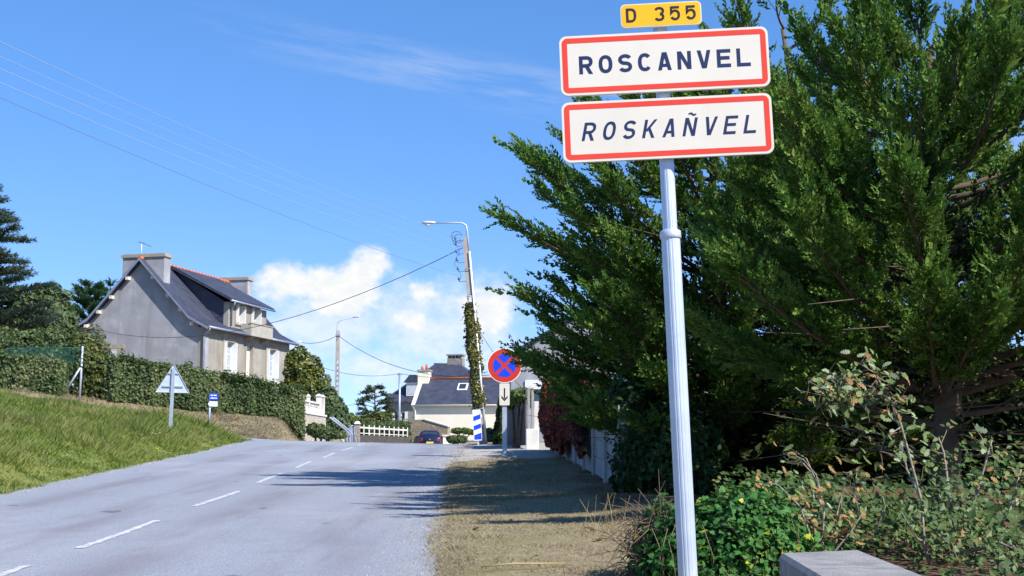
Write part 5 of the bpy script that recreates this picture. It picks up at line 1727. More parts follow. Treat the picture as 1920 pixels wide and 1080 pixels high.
def tuft_template(r, n=26, wid=0.035):
    """a bottle brush of needles, unit length along +x"""
    vs = []
    for i in range(n):
        t0 = r.uniform(0, 0.75)
        a = r.uniform(0, 2 * math.pi)
        sp = r.uniform(0.35, 1.1)
        d = np.array([1.0, math.cos(a) * sp, math.sin(a) * sp]); d /= np.linalg.norm(d)
        p = np.array([t0, 0, 0]); l = r.uniform(0.3, 0.5)
        s = np.cross(d, r.normal(0, 1, 3)); s /= np.linalg.norm(s)
        vs.append([p, p + d * l * 0.5 + s * wid, p + d * l, p + d * l * 0.5 - s * wid])
    V_ = np.array(vs).reshape(-1, 3)
    return V_, np.arange(len(V_)).reshape(-1, 4)


def place(templates, P, D, S, seed=0):
    r = np.random.default_rng(seed)
    P, D, S = np.asarray(P), np.asarray(D), np.asarray(S)
    D = D / (np.linalg.norm(D, axis=1, keepdims=True) + 1e-9)
    n = len(P)
    up = r.normal(0, 1, (n, 3)) * 0.6 + np.array([0, 0, 1.0])
    a = np.cross(up, D); a /= np.linalg.norm(a, axis=1, keepdims=True) + 1e-9
    c = np.cross(D, a)
    R_ = np.stack([D, a, c], 1)            # rows
    which = r.integers(0, len(templates), n)
    VV, FF, off = [], [], 0
    for k, (V_, F_) in enumerate(templates):
        sel = which == k
        if not sel.any(): continue
        W = np.einsum('vi,nij->nvj', V_, R_[sel]) * S[sel][:, None, None] + P[sel][:, None, :]
        m_ = sel.sum()
        VV.append(W.reshape(-1, 3))
        FF.append((F_[None] + (np.arange(m_) * len(V_))[:, None, None] + off).reshape(-1, 4))
        off += m_ * len(V_)
    return np.concatenate(VV), np.concatenate(FF)


rt_ = np.random.default_rng(3)
SPRAYS = [spray_template(rt_, 18, 0.28, 0.047, flat=0.45, side=1) for _ in range(8)]
TUFTS = [tuft_template(rt_) for _ in range(6)]
TUFTS_F = [tuft_template(rt_, 14, 0.055) for _ in range(5)]


def bez(p0, p1, p2, t_):
    return p0 * (1 - t_) ** 2 + p1 * 2 * t_ * (1 - t_) + p2 * t_ ** 2


def bez_d(p0, p1, p2, t_):
    return (p1 - p0) * 2 * (1 - t_) + (p2 - p1) * 2 * t_


def cypress(base, H, R, n_limbs, label, seed, low=0.06, wind=(0, 0), dens=1.0, lowr=0.78, low_left=0, prf=4, rk=0.34, reach=None):
    r = np.random.default_rng(seed)
    base = np.array(base)
    root = empty('cypress_tree', base, label, 'tree', 'cypress trees along the panel fence')
    tb_, PP, DD, SS = MB(), [], [], []
    pts = [(0.10 * math.sin(z * 1.3), 0.08 * math.cos(z * 1.7), z) for z in np.linspace(-0.2, H * 0.9, 10)]
    tb_.tube(pts, list(np.linspace(0.20, 0.03, 10)), 9)
    tb_.build('trunk', M['cyp_branch'], root)
    br = MB()
    for i in range(n_limbs):
        q = low + (1 - low) * ((i + r.uniform(0, 1)) / n_limbs)
        az_ = i * 2.39996 + r.uniform(-0.35, 0.35)
        out = np.array([math.cos(az_), math.sin(az_), 0.0])
        if low_left and q < low_left and out[0] < 0.1: continue
        if out[1] > 0.5 and r.uniform(0, 1) < 0.6: continue
        prof = (max(0.0, 1 - q ** prf)) ** 0.6 * (lowr + (1 - lowr) * min(1, q / 0.35))
        rr = max(R * prof * r.uniform(0.62, 1.06), 0.4)
        ht = H * q
        rise = (rk + (rk + 0.1) * q) * rr + 0.5 * q * q
        hs = max(0.2, ht - rise)
        rise = ht - hs
        p0 = np.array([0, 0, hs])
        p2 = np.array([0, 0, ht]) + out * rr + np.array([wind[0], wind[1], 0]) * q
        if reach is not None and out[0] < 0:
            lim_x = np.interp(p2[2] + base[2], reach[0], reach[1]) + 0.22 - base[0]
            if p2[0] < lim_x:
                kx = max(0.12, lim_x / p2[0]) if lim_x < 0 else 0.12
                p2[0] *= kx * r.uniform(0.88, 1.0)
                p2[1] *= 0.5 + 0.5 * kx
                rr *= kx
        p1 = p0 + out * rr * 0.62 + np.array([0, 0, rise * 0.22]) + r.normal(0, 0.10, 3)
        L_ = np.linalg.norm(p2 - p0)
        tt = np.linspace(0, 1, 7)
        br.tube([bez(p0, p1, p2, t__) for t__ in tt], list(np.linspace(0.018 + 0.010 * L_, 0.004, 7)), 5, cap=False)
        n_sec = int(L_ * 7.6 * dens) + 4
        for s_ in range(n_sec):
            t0 = 0.24 + 0.76 * (s_ + r.uniform(0, 1)) / n_sec
            q0 = bez(p0, p1, p2, t0)
            tg = bez_d(p0, p1, p2, t0); tg /= np.linalg.norm(tg) + 1e-9
            lat = np.cross(tg, [0, 0, 1.0]); lat /= np.linalg.norm(lat) + 1e-9
            d = tg + lat * (1 if s_ % 2 else -1) * r.uniform(0.12, 0.62) + np.array([0, 0, r.uniform(-0.10, 0.32)])
            d /= np.linalg.norm(d)
            sl = (0.50 * (1 - t0) ** 0.6 + 0.20) * r.uniform(0.7, 1.25) * min(1.0, 0.45 + L_ / 4.5)
            q2 = q0 + d * sl + np.array([0, 0, 0.12 * sl]); q1 = q0 + d * sl * 0.55
            br.tube([bez(q0, q1, q2, t__) for t__ in (0, 0.5, 1.0)], [0.008, 0.006, 0.002], 4, cap=False)
            npl = max(3, int(sl * 13.0 * dens))
            for j in range(npl):
                u = 0.12 + 0.88 * (j + r.uniform(0, 1)) / npl
                p_ = bez(q0, q1, q2, u)
                tg2 = bez_d(q0, q1, q2, u); tg2 /= np.linalg.norm(tg2) + 1e-9
                PP.append(p_ + r.normal(0, 0.02, 3)); DD.append(tg2 + r.normal(0, 0.27, 3) + np.array([0, 0, 0.12])); SS.append(r.uniform(0.23, 0.47) * (1.2 - 0.5 * u))
            PP.append(q2 * 0.85 + q0 * 0.15); DD.append(q2 - q1); SS.append(r.uniform(0.30, 0.48))
        PP.append(p2 * 0.9 + p1 * 0.1); DD.append(p2 - p1); SS.append(r.uniform(0.6, 0.9))
    # bare dead twigs in the shaded inside
    for i in range(110):
        a = r.uniform(0, 2 * math.pi); z = r.uniform(0.4, H * 0.55)
        s0 = np.array([0.25 * math.cos(a), 0.25 * math.sin(a), z])
        e = s0 + np.array([math.cos(a + r.normal(0, .5)), math.sin(a + r.normal(0, .5)), r.uniform(-0.15, 0.35)]) * r.uniform(0.8, R * 0.75)
        mdl = (s0 + e) / 2 + r.normal(0, 0.12, 3)
        br.tube([s0, mdl, e], [0.012, 0.008, 0.003], 4, cap=False)
    br.build('branches', M['cyp_branch'], root)
    V_, F_ = place(SPRAYS, PP, DD, SS, seed + 1)
    crown = link('crown', np_mesh('crown', V_, F_, M['cypress']), None, root)

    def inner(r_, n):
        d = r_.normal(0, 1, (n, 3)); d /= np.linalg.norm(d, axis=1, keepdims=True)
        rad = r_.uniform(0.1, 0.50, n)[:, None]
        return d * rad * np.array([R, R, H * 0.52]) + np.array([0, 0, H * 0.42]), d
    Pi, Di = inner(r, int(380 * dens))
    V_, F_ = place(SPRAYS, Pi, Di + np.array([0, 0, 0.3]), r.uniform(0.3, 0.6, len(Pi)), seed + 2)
    link('inner_foliage', np_mesh('inner_foliage', V_, F_, M['inner']), None, root)  # dark sprays added so the crown's inside looks shaded
    return len(PP)


M['inner'] = leafmat('painted_shade_foliage', [(0.0, (0.012, 0.025, 0.01)), (0.6, (0.03, 0.05, 0.015)), (1.0, (0.06, 0.06, 0.025))], 0.1, 0.8, 0.1)  # shade of the crown interior is put into this dark leaf colour
np1 = cypress((3.2, 20.9, gz_at(3.2, 20.9)), 6.5, 3.7, 120, 'broad leftmost cypress overhanging the panel fence and the road verge', 111, dens=0.86, wind=(-0.12, 0), lowr=0.75, low_left=0.10, prf=5, rk=0.14, reach=([1.2, 1.8, 2.5, 3.1, 3.5, 3.85, 4.3, 5.2, 6.1, 6.75, 7.5], [1.6, 0.95, 0.22, -0.12, -0.35, -0.55, -0.55, -0.3, -0.2, 0.25, 1.0]))
np2 = cypress((4.85, 15.2, gz_at(4.85, 15.2)), 6.0, 3.3, 86, 'tall cypress behind the young oaks, right of the town sign', 212, dens=0.95, lowr=0.9, rk=0.18, low=0.30)
np3 = cypress((9.3, 20.6, gz_at(9.3, 20.6)), 7.8, 3.7, 54, 'cypress farthest right, rising behind the nearer one', 303, dens=0.54, lowr=0.95)
np4 = cypress((4.4, 20.9, gz_at(4.4, 20.9)), 8.1, 3.0, 50, 'slender cypress whose top rises behind the yellow route number plate', 404, dens=0.72, lowr=0.9, prf=3, rk=0.26)
print('sprays', np1, np2, np3, np4)


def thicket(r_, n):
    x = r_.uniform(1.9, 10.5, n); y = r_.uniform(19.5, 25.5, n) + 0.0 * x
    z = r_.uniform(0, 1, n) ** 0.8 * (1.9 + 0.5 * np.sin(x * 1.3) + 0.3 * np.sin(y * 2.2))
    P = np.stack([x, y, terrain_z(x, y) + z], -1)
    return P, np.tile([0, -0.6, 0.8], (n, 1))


V_, F_ = leaf_shell(15000, thicket, 0.15, 1.5, 77)  # added leaf mass, a dark backdrop for the shade under the trees
tag(link('undergrowth', np_mesh('undergrowth', V_, F_, M['inner'])), 'dark undergrowth added as backdrop for the deep shade below the cypresses', 'undergrowth', kind='stuff')


# ------------------------------------------------------------------ hedges and shrubs
M['core'] = material('light_block_dark', (0.022, 0.03, 0.012), (0.035, 0.04, 0.018), 6.0, 0.95)  # dark colour of the added fillers that block light inside foliage


def hedge(name, label, path, tops, thick, n, leaf, mat, seed, group=None, cat='hedge', rough=0.16):
    """path: list of (x, y); tops: list of top z"""
    path = np.array(path, dtype=float); tops = np.array(tops, dtype=float)
    seg = np.r_[0, np.cumsum(np.hypot(*np.diff(path, axis=0).T))]
    L_ = seg[-1]
    org = np.array([path[0, 0], path[0, 1], gz_at(*path[0])])

    def pos(s):
        return np.interp(s, seg, path[:, 0]), np.interp(s, seg, path[:, 1]), np.interp(s, seg, tops)
    root = empty(name, org, label, cat, group)
    tdir = (path[-1] - path[0]) / np.linalg.norm(path[-1] - path[0])
    nrm = np.array([tdir[1], -tdir[0]])
    if nrm[1] > 0: nrm = -nrm          # towards the viewer

    def fn(r_, m_):
        s = r_.uniform(0, L_, m_)
        x, y, zt_ = pos(s)
        zb_ = terrain_z(x, y)
        ht = zt_ - zb_
        f = r_.uniform(0, 1, m_)
        bul = rough * (vnoise(s, f * 3, 0.55, 51) - 0.5) * 2.4 + rough * 1.5 * (vnoise(s, f * 2, 1.6, 52) - 0.5)
        # 0..0.58 front face, ..0.85 top, rest ends / back
        a = np.where(f < 0.6, 0.0, np.where(f < 0.88, 1.0, 2.0))
        v = r_.uniform(0, 1, m_)
        depth = np.where(a == 0, thick / 2 * (1 - 0.25 * v ** 4) + bul, np.where(a == 1, r_.uniform(-0.5, 0.5, m_) * thick, -thick / 2))
        zz = np.where(a == 1, 1.0, v) * ht + np.where(a == 1, bul * 0.9 - 0.10 * (np.abs(depth) / (thick / 2)) ** 2, 0)
        zz = zz + r_.normal(0, 0.04, m_)
        ex = np.minimum(s, L_ - s)
        pinch = np.where(ex < 0.35, (0.35 - ex), 0)
        depth = depth * (1 - pinch)
        px_, py_ = x + nrm[0] * depth, y + nrm[1] * depth
        P = np.stack([px_, py_, zb_ + zz], -1) - org
        up = (a == 1).astype(float)
        Nn = np.stack([nrm[0] * (1 - up) * np.sign(depth + 1e-6), nrm[1] * (1 - up) * np.sign(depth + 1e-6), up], -1)
        inset = np.where(r_.uniform(0, 1, m_) < 0.07, -r_.uniform(0, 0.22, m_) * (0.3 + 0.7 * up), r_.uniform(0, 0.13, m_))[:, None]
        return P - Nn * inset, Nn
    V_, F_ = leaf_shell(n, fn, leaf, 1.5, seed, 0.25)
    link('foliage', np_mesh('foliage', V_, F_, mat), None, root)
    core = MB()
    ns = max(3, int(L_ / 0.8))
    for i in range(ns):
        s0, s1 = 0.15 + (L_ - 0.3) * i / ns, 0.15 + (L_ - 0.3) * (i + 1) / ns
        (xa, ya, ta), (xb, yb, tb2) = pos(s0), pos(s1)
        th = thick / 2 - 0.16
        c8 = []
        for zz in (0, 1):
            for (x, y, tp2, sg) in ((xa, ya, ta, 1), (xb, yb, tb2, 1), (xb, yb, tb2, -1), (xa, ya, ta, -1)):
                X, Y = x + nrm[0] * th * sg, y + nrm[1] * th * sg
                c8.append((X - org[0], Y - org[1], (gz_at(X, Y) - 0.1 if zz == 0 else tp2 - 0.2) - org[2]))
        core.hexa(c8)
    core.build('light_block_core', M['core'], root)['kind'] = 'stuff'  # added solid filler, keeps light from passing through the hedge
    return root


def shrub(name, label, blobs, n, leaf, mat, seed, cat='shrub', group=None, base=None, stretch=1.5, core=True, up=0.3):
    """blobs: list of (centre, (rx, ry, rz)) in world space"""
    b0 = np.array(base if base is not None else [blobs[0][0][0], blobs[0][0][1], gz_at(blobs[0][0][0], blobs[0][0][1])], dtype=float)
    root = empty(name, b0, label, cat, group)
    vol = np.array([b[1][0] * b[1][2] for b in blobs]); vol = vol / vol.sum()

    def fn(r_, m_):
        k_ = r_.choice(len(blobs), m_, p=vol)
        C_ = np.array([b[0] for b in blobs])[k_]; R_ = np.array([b[1] for b in blobs])[k_]
        d = r_.normal(0, 1, (m_, 3)); d[:, 1] -= 0.35; d /= np.linalg.norm(d, axis=1, keepdims=True)
        lump = 1 + 0.22 * (vnoise(d[:, 0] * 3 + k_ * 5, d[:, 2] * 3, 0.7, seed) - 0.5) * 2
        rad = (0.72 + 0.3 * r_.uniform(0, 1, m_) ** 0.6) * lump
        P = C_ + d * R_ * rad[:, None]
        P[:, 2] = np.maximum(P[:, 2], terrain_z(P[:, 0], P[:, 1]) + 0.02)
        return P - b0, d
    V_, F_ = leaf_shell(n, fn, leaf, stretch, seed, up)
    link('foliage', np_mesh('foliage', V_, F_, mat), None, root)
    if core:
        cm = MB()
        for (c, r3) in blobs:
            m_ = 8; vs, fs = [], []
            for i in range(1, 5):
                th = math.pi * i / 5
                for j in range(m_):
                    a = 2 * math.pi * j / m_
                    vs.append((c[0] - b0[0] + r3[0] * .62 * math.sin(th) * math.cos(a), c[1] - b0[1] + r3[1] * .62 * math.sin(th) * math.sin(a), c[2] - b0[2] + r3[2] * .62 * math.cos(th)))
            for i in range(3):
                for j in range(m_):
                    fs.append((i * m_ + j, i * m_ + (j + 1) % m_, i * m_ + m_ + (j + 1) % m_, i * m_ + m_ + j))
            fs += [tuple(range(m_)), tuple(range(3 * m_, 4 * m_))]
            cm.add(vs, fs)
        cm.build('light_block_core', M['core'], root)['kind'] = 'stuff'  # added dark blobs that block light inside the bush
    st_ = MB()
    for (c, r3) in blobs:
        p_ = Vector((c[0] - b0[0], c[1] - b0[1], c[2] - b0[2]))
        st_.tube([Vector((p_.x * 0.3, p_.y * 0.3, -0.1)), p_ * 0.6, p_], [0.06, 0.045, 0.02], 6)
    st_.build('stems', M['bark'], root)
    return root


def P3(px, py, d):
    v = at(px, py, d); return (v.x, v.y, v.z)


def mr(px, d): return px / FPX * d


# long clipped hedge in front of the house
pth, tps = [], []
for (px, py, d) in ((190, 668, 58.0), (262, 679, 58.7), (350, 692, 59.6), (430, 706, 60.4), (500, 720, 61.2), (545, 727, 61.8), (566, 735, 62.1)):
    v = at(px, py, d); pth.append((v.x, v.y)); tps.append(v.z)
hedge('clipped_hedge', 'long dense clipped green hedge in front of the grey house', pth, tps, 1.5, 46000, 0.095, M['hedge'], 61, 'hedges on the left', rough=0.26)
pth, tps = [], []
for (px, py, d) in ((-60, 664, 56.2), (0, 668, 56.6), (60, 670, 57.0), (115, 678, 57.3), (130, 684, 57.4)):
    v = at(px, py, d); pth.append((v.x, v.y)); tps.append(v.z)
hedge('clipped_hedge', 'shorter hedge below the green mesh fence at the left edge', pth, tps, 1.2, 14000, 0.095, M['hedge'], 62, 'hedges on the left', rough=0.24)
v1, v2 = at(677, 795, 84.9), at(765, 790, 95.2)
hedge('clipped_hedge', 'low trimmed hedge behind the white post fence', [(v1.x, v1.y), (v2.x, v2.y)], [v1.z, v2.z], 0.8, 3500, 0.14, M['hedge'], 63, 'hedges down the road', rough=0.08)

shrub('climber_shrub', 'yellowing leafy shrub at the end of the mesh fence post', [(P3(150, 690, 57.6), (1.0, 0.8, 1.3)), (P3(165, 660, 58.2), (0.9, 0.8, 1.1)), (P3(185, 705, 58), (0.8, 0.7, 1.0))], 4500, 0.11, M['shrub_y'], 64)
shrub('garden_shrub', 'broad pale leaved shrub filling the garden corner left of the house', [(P3(40, 668, 62), (1.8, 1.2, 1.3)), (P3(100, 658, 63), (1.5, 1.2, 1.1)), (P3(-30, 655, 63), (1.8, 1.2, 1.4)), (P3(145, 655, 63), (0.9, 0.8, 0.8)), (P3(15, 690, 61), (1.6, 0.8, 0.8)), (P3(90, 680, 61), (1.6, 0.8, 0.8))], 12000, 0.12, M['hedge'], 65)
shrub('feathery_bush', 'pale green feathery bush between cedar and dark pine', [(P3(85, 590, 70), (1.5, 1.2, 1.5)), (P3(45, 600, 70), (1.4, 1.2, 1.4)), (P3(110, 610, 70), (1.0, 1.0, 1.0))], 7000, 0.15, M['tamarisk'], 66, stretch=2.6)
shrub('laurel_tree', 'tall conical yellow green laurel at the far corner of the grey house', [(P3(568, 700, 80), (1.1, 1.0, 1.5)), (P3(580, 728, 80), (1.3, 1.0, 1.3)), (P3(560, 674, 80), (0.7, 0.7, 0.8)), (P3(562, 740, 80), (1.2, 1.0, 1.2))], 8000, 0.15, M['laurel'], 67, cat='tree')
shrub('tamarisk_bush', 'grey green feathery bush behind the white balustrade', [(P3(612, 760, 76), (0.95, 0.8, 1.0)), (P3(628, 785, 76), (0.75, 0.8, 1.1)), (P3(600, 770, 76), (0.6, 0.7, 0.7))], 5000, 0.14, M['tamarisk'], 68, stretch=2.4)
shrub('bright_shrub', 'small bright green shrub behind the garden gate', [(P3(652, 786, 90), (0.65, 0.6, 0.45)), (P3(643, 790, 90), (0.5, 0.5, 0.4))], 1800, 0.13, M['bright'], 69)
shrub('wall_plant', 'low green plant growing at the foot of the pale retaining wall', [(P3(592, 806, 60.5), (0.45, 0.4, 0.30)), (P3(612, 812, 60.5), (0.5, 0.4, 0.26)), (P3(632, 815, 60.5), (0.45, 0.4, 0.2))], 2200, 0.10, M['hedge'], 70)
shrub('pine_foot_bush', 'rusty green bush at the foot of the layered pine', [(P3(690, 792, 104), (1.2, 0.8, 0.6)), (P3(715, 786, 104), (0.9, 0.8, 0.7))], 2600, 0.16, M['shrub_y'], 71)
shrub('clipped_bush', 'rounded clipped bush at the roadside right of the parked car', [(P3(850, 824, 92), (0.5, 0.5, 0.28)), (P3(863, 823, 92), (0.5, 0.5, 0.26))], 2200, 0.09, M['hedge'], 72, group='clipped bushes by the cottage')
shrub('clipped_bush', 'flat topped bush growing in the planter wall', [(P3(858, 808, 93.4), (0.45, 0.3, 0.22)), (P3(872, 808, 93.4), (0.5, 0.3, 0.2)), (P3(884, 810, 93.4), (0.4, 0.3, 0.18))], 2200, 0.09, M['bright'], 73, group='clipped bushes by the cottage')
shrub('clipped_bush', 'two tier clipped bush between marker and no stopping sign', [(P3(916, 812, 62), (0.32, 0.4, 0.22)), (P3(932, 812, 62), (0.32, 0.4, 0.22)), (P3(914, 823, 60), (0.36, 0.4, 0.2)), (P3(934, 826, 60), (0.4, 0.4, 0.25))], 3000, 0.08, M['hedge'], 74, group='clipped bushes by the cottage')

# green mesh fence and its posts
mfp = at(150, 720, 56.9)
z0 = gz_at(mfp.x, mfp.y)
mf = empty('mesh_fence', (mfp.x, mfp.y, z0), 'green chain link fence with galvanised end post and strut', 'fence')
Ht = at(152, 649, 56.9).z - z0
MB().tube([(0, 0, -0.3), (0.05, 0, Ht)], 0.05, 8).build('end_post', M['galv'], mf)
sp = at(122, 716, 56.7) - Vector((mfp.x, mfp.y, z0))
MB().tube([(sp.x, -0.1, sp.z - 0.4), (0.02, 0, Ht * 0.62)], 0.045, 8).build('strut', M['galv'], mf)
mp_ = at(47, 700, 57.0) - Vector((mfp.x, mfp.y, z0))
MB().tube([(mp_.x, 0.1, -0.3), (mp_.x, 0.1, Ht - 0.1)], 0.045, 8).build('post', M['mesh_green'], mf)
net = MB()
x0, x1, za, zb = at(10, 700, 57).x - mfp.x, -0.02, Ht - 1.15, Ht - 0.06
s = 0.11
k0 = x0 - (zb - za)
xx = k0
while xx < x1:
    for sg in (1, -1):
        a_, b_ = (xx, xx + (zb - za)) if sg == 1 else (xx + (zb - za), xx)
        pa_, pb2 = Vector((a_, 0.03, za)), Vector((b_, 0.03, zb))
        t0, t1 = 0.0, 1.0
        dx_ = pb2.x - pa_.x
        ta, tb3 = (x0 - pa_.x) / dx_, (x1 - pa_.x) / dx_
        t0, t1 = max(0, min(ta, tb3)), min(1, max(ta, tb3))
        if t1 - t0 > 0.02:
            net.tube([pa_.lerp(pb2, t0), pa_.lerp(pb2, t1)], 0.008, 3, cap=False)
    xx += s
net.tube([(x0, 0.03, zb), (x1, 0.03, zb)], 0.012, 4)
net.build('mesh_panel', M['mesh_green'], mf)


# ------------------------------------------------------------------ conifers far left and behind
def conifer(name, label, base, H, limbs, mat, templates, seed, trunk_r=0.18, cat='tree', spray=0.5, dens=5.0, droop=0.1, group=None, outer=0.35, upb=0.1):
    """limbs: list of (height fraction, azimuth, length, rise)"""
    r = np.random.default_rng(seed)
    root = empty(name, base, label, cat, group)
    MB().tube([(0.04 * math.sin(z), 0.03 * math.cos(z * 1.3), z) for z in np.linspace(-0.3, H, 9)], list(np.linspace(trunk_r, 0.03, 9)), 8).build('trunk', M['bark'], root)
    br, PP, DD, SS = MB(), [], [], []
    for (q, a, ln, rise) in limbs:
        out = np.array([math.cos(a), math.sin(a), 0])
        p0 = np.array([0, 0, H * q]); p2 = p0 + out * ln + np.array([0, 0, rise]); p1 = (p0 + p2) / 2 + np.array([0, 0, droop * ln])
        br.tube([bez(p0, p1, p2, t__) for t__ in np.linspace(0, 1, 6)], list(np.linspace(0.02 + 0.014 * ln, 0.01, 6)), 5, cap=False)
        m_ = max(4, int(ln * dens * 2))
        for j in range(m_):
            u = outer + (1 - outer) * (j + r.uniform(0, 1)) / m_
            if j == m_ - 1: u = 1.0
            p_ = bez(p0, p1, p2, u)
            tg = bez_d(p0, p1, p2, u); tg /= np.linalg.norm(tg)
            sd_ = np.cross(tg, [0, 0, 1.0]); sd_ /= np.linalg.norm(sd_) + 1e-9
            for sgn in (-1, 1, 0):
                d = tg * 0.9 + sd_ * sgn * r.uniform(0.3, 1.0) + np.array([0, 0, upb]) + r.normal(0, 0.18, 3)
                PP.append(p_ + sd_ * sgn * r.uniform(0, 0.25) * ln * 0.25); DD.append(d); SS.append(spray * r.uniform(0.7, 1.3) * (1.1 - 0.4 * u))
    br.build('branches', M['bark'], root)
    V_, F_ = place(templates, PP, DD, SS, seed + 1)
    link('crown', np_mesh('crown', V_, F_, mat), None, root)
    return root


r = np.random.default_rng(9)
cb_ = at(-75, 730, 66)
ch_ = at(-75, 318, 66).z - gz_at(cb_.x, 66)
lim = []
for i in range(84):
    q = 0.16 + 0.82 * i / 84
    q += r.uniform(-0.01, 0.01)
    ln = 5.0 * (1 - q) ** 0.7 + 0.5
    lim.append((q, i * 2.39996 + r.uniform(-.3, .3), ln * r.uniform(0.65, 1.08), ln * r.uniform(0.02, 0.36)))
conifer('cedar_tree', 'blue green cedar with tiered branches at the left edge', (cb_.x, 66, gz_at(cb_.x, 66)), ch_, lim, M['cedar'], TUFTS, 401, 0.3, spray=0.70, dens=2.6, droop=0.06, upb=0.25)
pb3 = at(165, 640, 96)
lim = []
for i in range(50):
    q = 0.30 + 0.68 * i / 50
    ln = 3.0 * (1 - q) ** 0.6 + 0.35
    lim.append((q, i * 2.39996, ln * r.uniform(0.7, 1.1), ln * r.uniform(0.25, 0.55)))
conifer('dark_pine', 'dark green pine rising behind the left side of the grey house', (pb3.x, 96, 4.0), at(165, 533, 96).z - 4.0, lim, M['pine'], TUFTS, 402, 0.2, spray=0.75, dens=3.4, upb=0.6, outer=0.25)
lim = []
pb4 = at(203, 640, 97)
for i in range(24):
    q = 0.35 + 0.63 * i / 24
    ln = 1.6 * (1 - q) ** 0.6 + 0.3
    lim.append((q, i * 2.39996, ln * r.uniform(0.7, 1.1), ln * r.uniform(0.3, 0.6)))
conifer('dark_pine', 'slim dark pine top peeping over the roof edge of the grey house', (pb4.x, 97, 4.0), at(203, 530, 97).z - 4.0, lim, M['pine'], TUFTS, 403, 0.15, spray=0.7, dens=3.2, upb=0.6, outer=0.25)
pb5 = at(703, 800, 116)
H5 = at(700, 728, 116).z - 1.7
lim = []
for i, q in enumerate((0.34, 0.36, 0.44, 0.46, 0.52, 0.55, 0.60, 0.62, 0.68, 0.70, 0.74, 0.78, 0.80, 0.84, 0.88, 0.91, 0.94, 0.97, 0.99)):
    ln = 2.3 * (1 - max(0, q - 0.3)) ** 0.8 * r.uniform(0.75, 1.1)
    if q > 0.9: ln *= 0.5
    lim.append((q, (0.25 if i % 2 else 2.9) + r.uniform(-0.6, 0.6), ln, 0.18 * ln))
    lim.append((q + 0.01, r.uniform(0, 6.28), ln * 0.7, 0.2 * ln))
conifer('layered_pine', 'open layered pine standing left of the stone house', (pb5.x, 116, 1.7), H5, lim, M['pine_far'], TUFTS_F, 404, 0.16, spray=0.62, dens=2.2, upb=0.25, outer=0.45)

# ------------------------------------------------------------------ panel fence, creeper, plank fence
FA, FB = Vector((1.62, 18.9, 0)), Vector((1.12, 34.6, 0))
nbay = 8
fdir = (FB - FA) / nbay
frz = math.atan2(fdir.y, fdir.x)
pf = empty('panel_fence', (FA.x, FA.y, gz_at(FA.x, FA.y)), 'shaded concrete panel fence with posts under the cypress', 'fence', rz=frz)
bl_ = fdir.length
inv = Matrix.LocRotScale(Vector((FA.x, FA.y, gz_at(FA.x, FA.y))), Euler((0, 0, frz)), None).inverted()
for i in range(nbay + 1):
    wpt = FA + fdir * i
    g = gz_at(wpt.x, wpt.y)
    lp_ = inv @ Vector((wpt.x, wpt.y, g))
    MB().box(lp_.x - 0.07, lp_.x + 0.07, -0.02, 0.14, lp_.z - 0.3, lp_.z + 1.22).build('post', M['panel_conc'], pf, bevel=0.01)
    if i < nbay:
        w2 = FA + fdir * (i + 1)
        lz = (inv @ Vector((w2.x, w2.y, gz_at(w2.x, w2.y)))).z
        for k_ in range(4):
            za, zb = 0.02 + 0.30 * k_, 0.02 + 0.30 * (k_ + 1) - 0.012
            MB().hexa([(lp_.x + 0.072, 0.03, lp_.z + za), (lp_.x + bl_ - 0.072, 0.03, lz + za), (lp_.x + bl_ - 0.072, 0.09, lz + za), (lp_.x + 0.072, 0.09, lp_.z + za),
                       (lp_.x + 0.072, 0.035, lp_.z + zb), (lp_.x + bl_ - 0.072, 0.035, lz + zb), (lp_.x + bl_ - 0.072, 0.085, lz + zb), (lp_.x + 0.072, 0.085, lp_.z + zb)]).build('panel', M['panel_conc'], pf)


M['ivy_dark'] = leafmat('dark_ivy_leaf', [(0.0, (0.012, 0.03, 0.01)), (0.6, (0.03, 0.07, 0.016)), (1.0, (0.07, 0.12, 0.03))], 0.2, 0.55, 0.25)


def creeper_fn(r_, n):
    s = r_.uniform(0, 1, n)
    y = 23.4 + s * 11.2
    x = FA.x + (FB.x - FA.x) * (y - FA.y) / (FB.y - FA.y)
    g = terrain_z(x, y)
    top = 1.5 + 0.25 * np.sin(y * 1.7) + 0.15 * np.sin(y * 4.1)
    bot = 0.15 + 0.55 * (vnoise(y, y * 0, 1.1, 71)) * (y < 28)
    f = r_.uniform(0, 1, n)
    z = bot + (top - bot) * np.minimum(1, f * 1.15)
    out = 0.22 + 0.18 * np.sin(f * 3.1) + 0.12 * (vnoise(y, z * 2, 0.5, 72) - 0.5)
    ontop = f > 0.87
    xo = np.where(ontop, x + r_.uniform(-0.4, 0.5, n), x - out)
    zo = np.where(ontop, top + 0.1 + 0.1 * np.sin(y * 6), z)
    Nn = np.stack([np.where(ontop, 0, -1.0), np.full(n, -0.35), np.where(ontop, 1.0, 0.2)], -1)
    return np.stack([xo, y, g + zo], -1), Nn


V_, F_ = leaf_shell(11000, creeper_fn, 0.105, 1.25, 81)
cr = empty('red_creeper', (1.2, 28, gz_at(1.2, 28)), 'dark red Virginia creeper hanging over the panel fence', 'creeper')
V_ = V_ - np.array(cr.location)
link('foliage', np_mesh('foliage', V_, F_, M['creeper']), None, cr)
cst = MB()
for i in range(26):
    y = random.uniform(23.8, 34.3); x = FA.x + (FB.x - FA.x) * (y - FA.y) / (FB.y - FA.y) - 0.06
    g = gz_at(x, y)
    cst.tube([(x - 1.2, y - 28, g - cr.location.z - 0.05), (x - 1.22, y - 28 + random.uniform(-.2, .2), g - cr.location.z + 0.8), (x - 1.24, y - 28 + random.uniform(-.4, .4), g - cr.location.z + 1.6)], [0.02, 0.014, 0.008], 5)
cst.build('stems', M['twig'], cr)

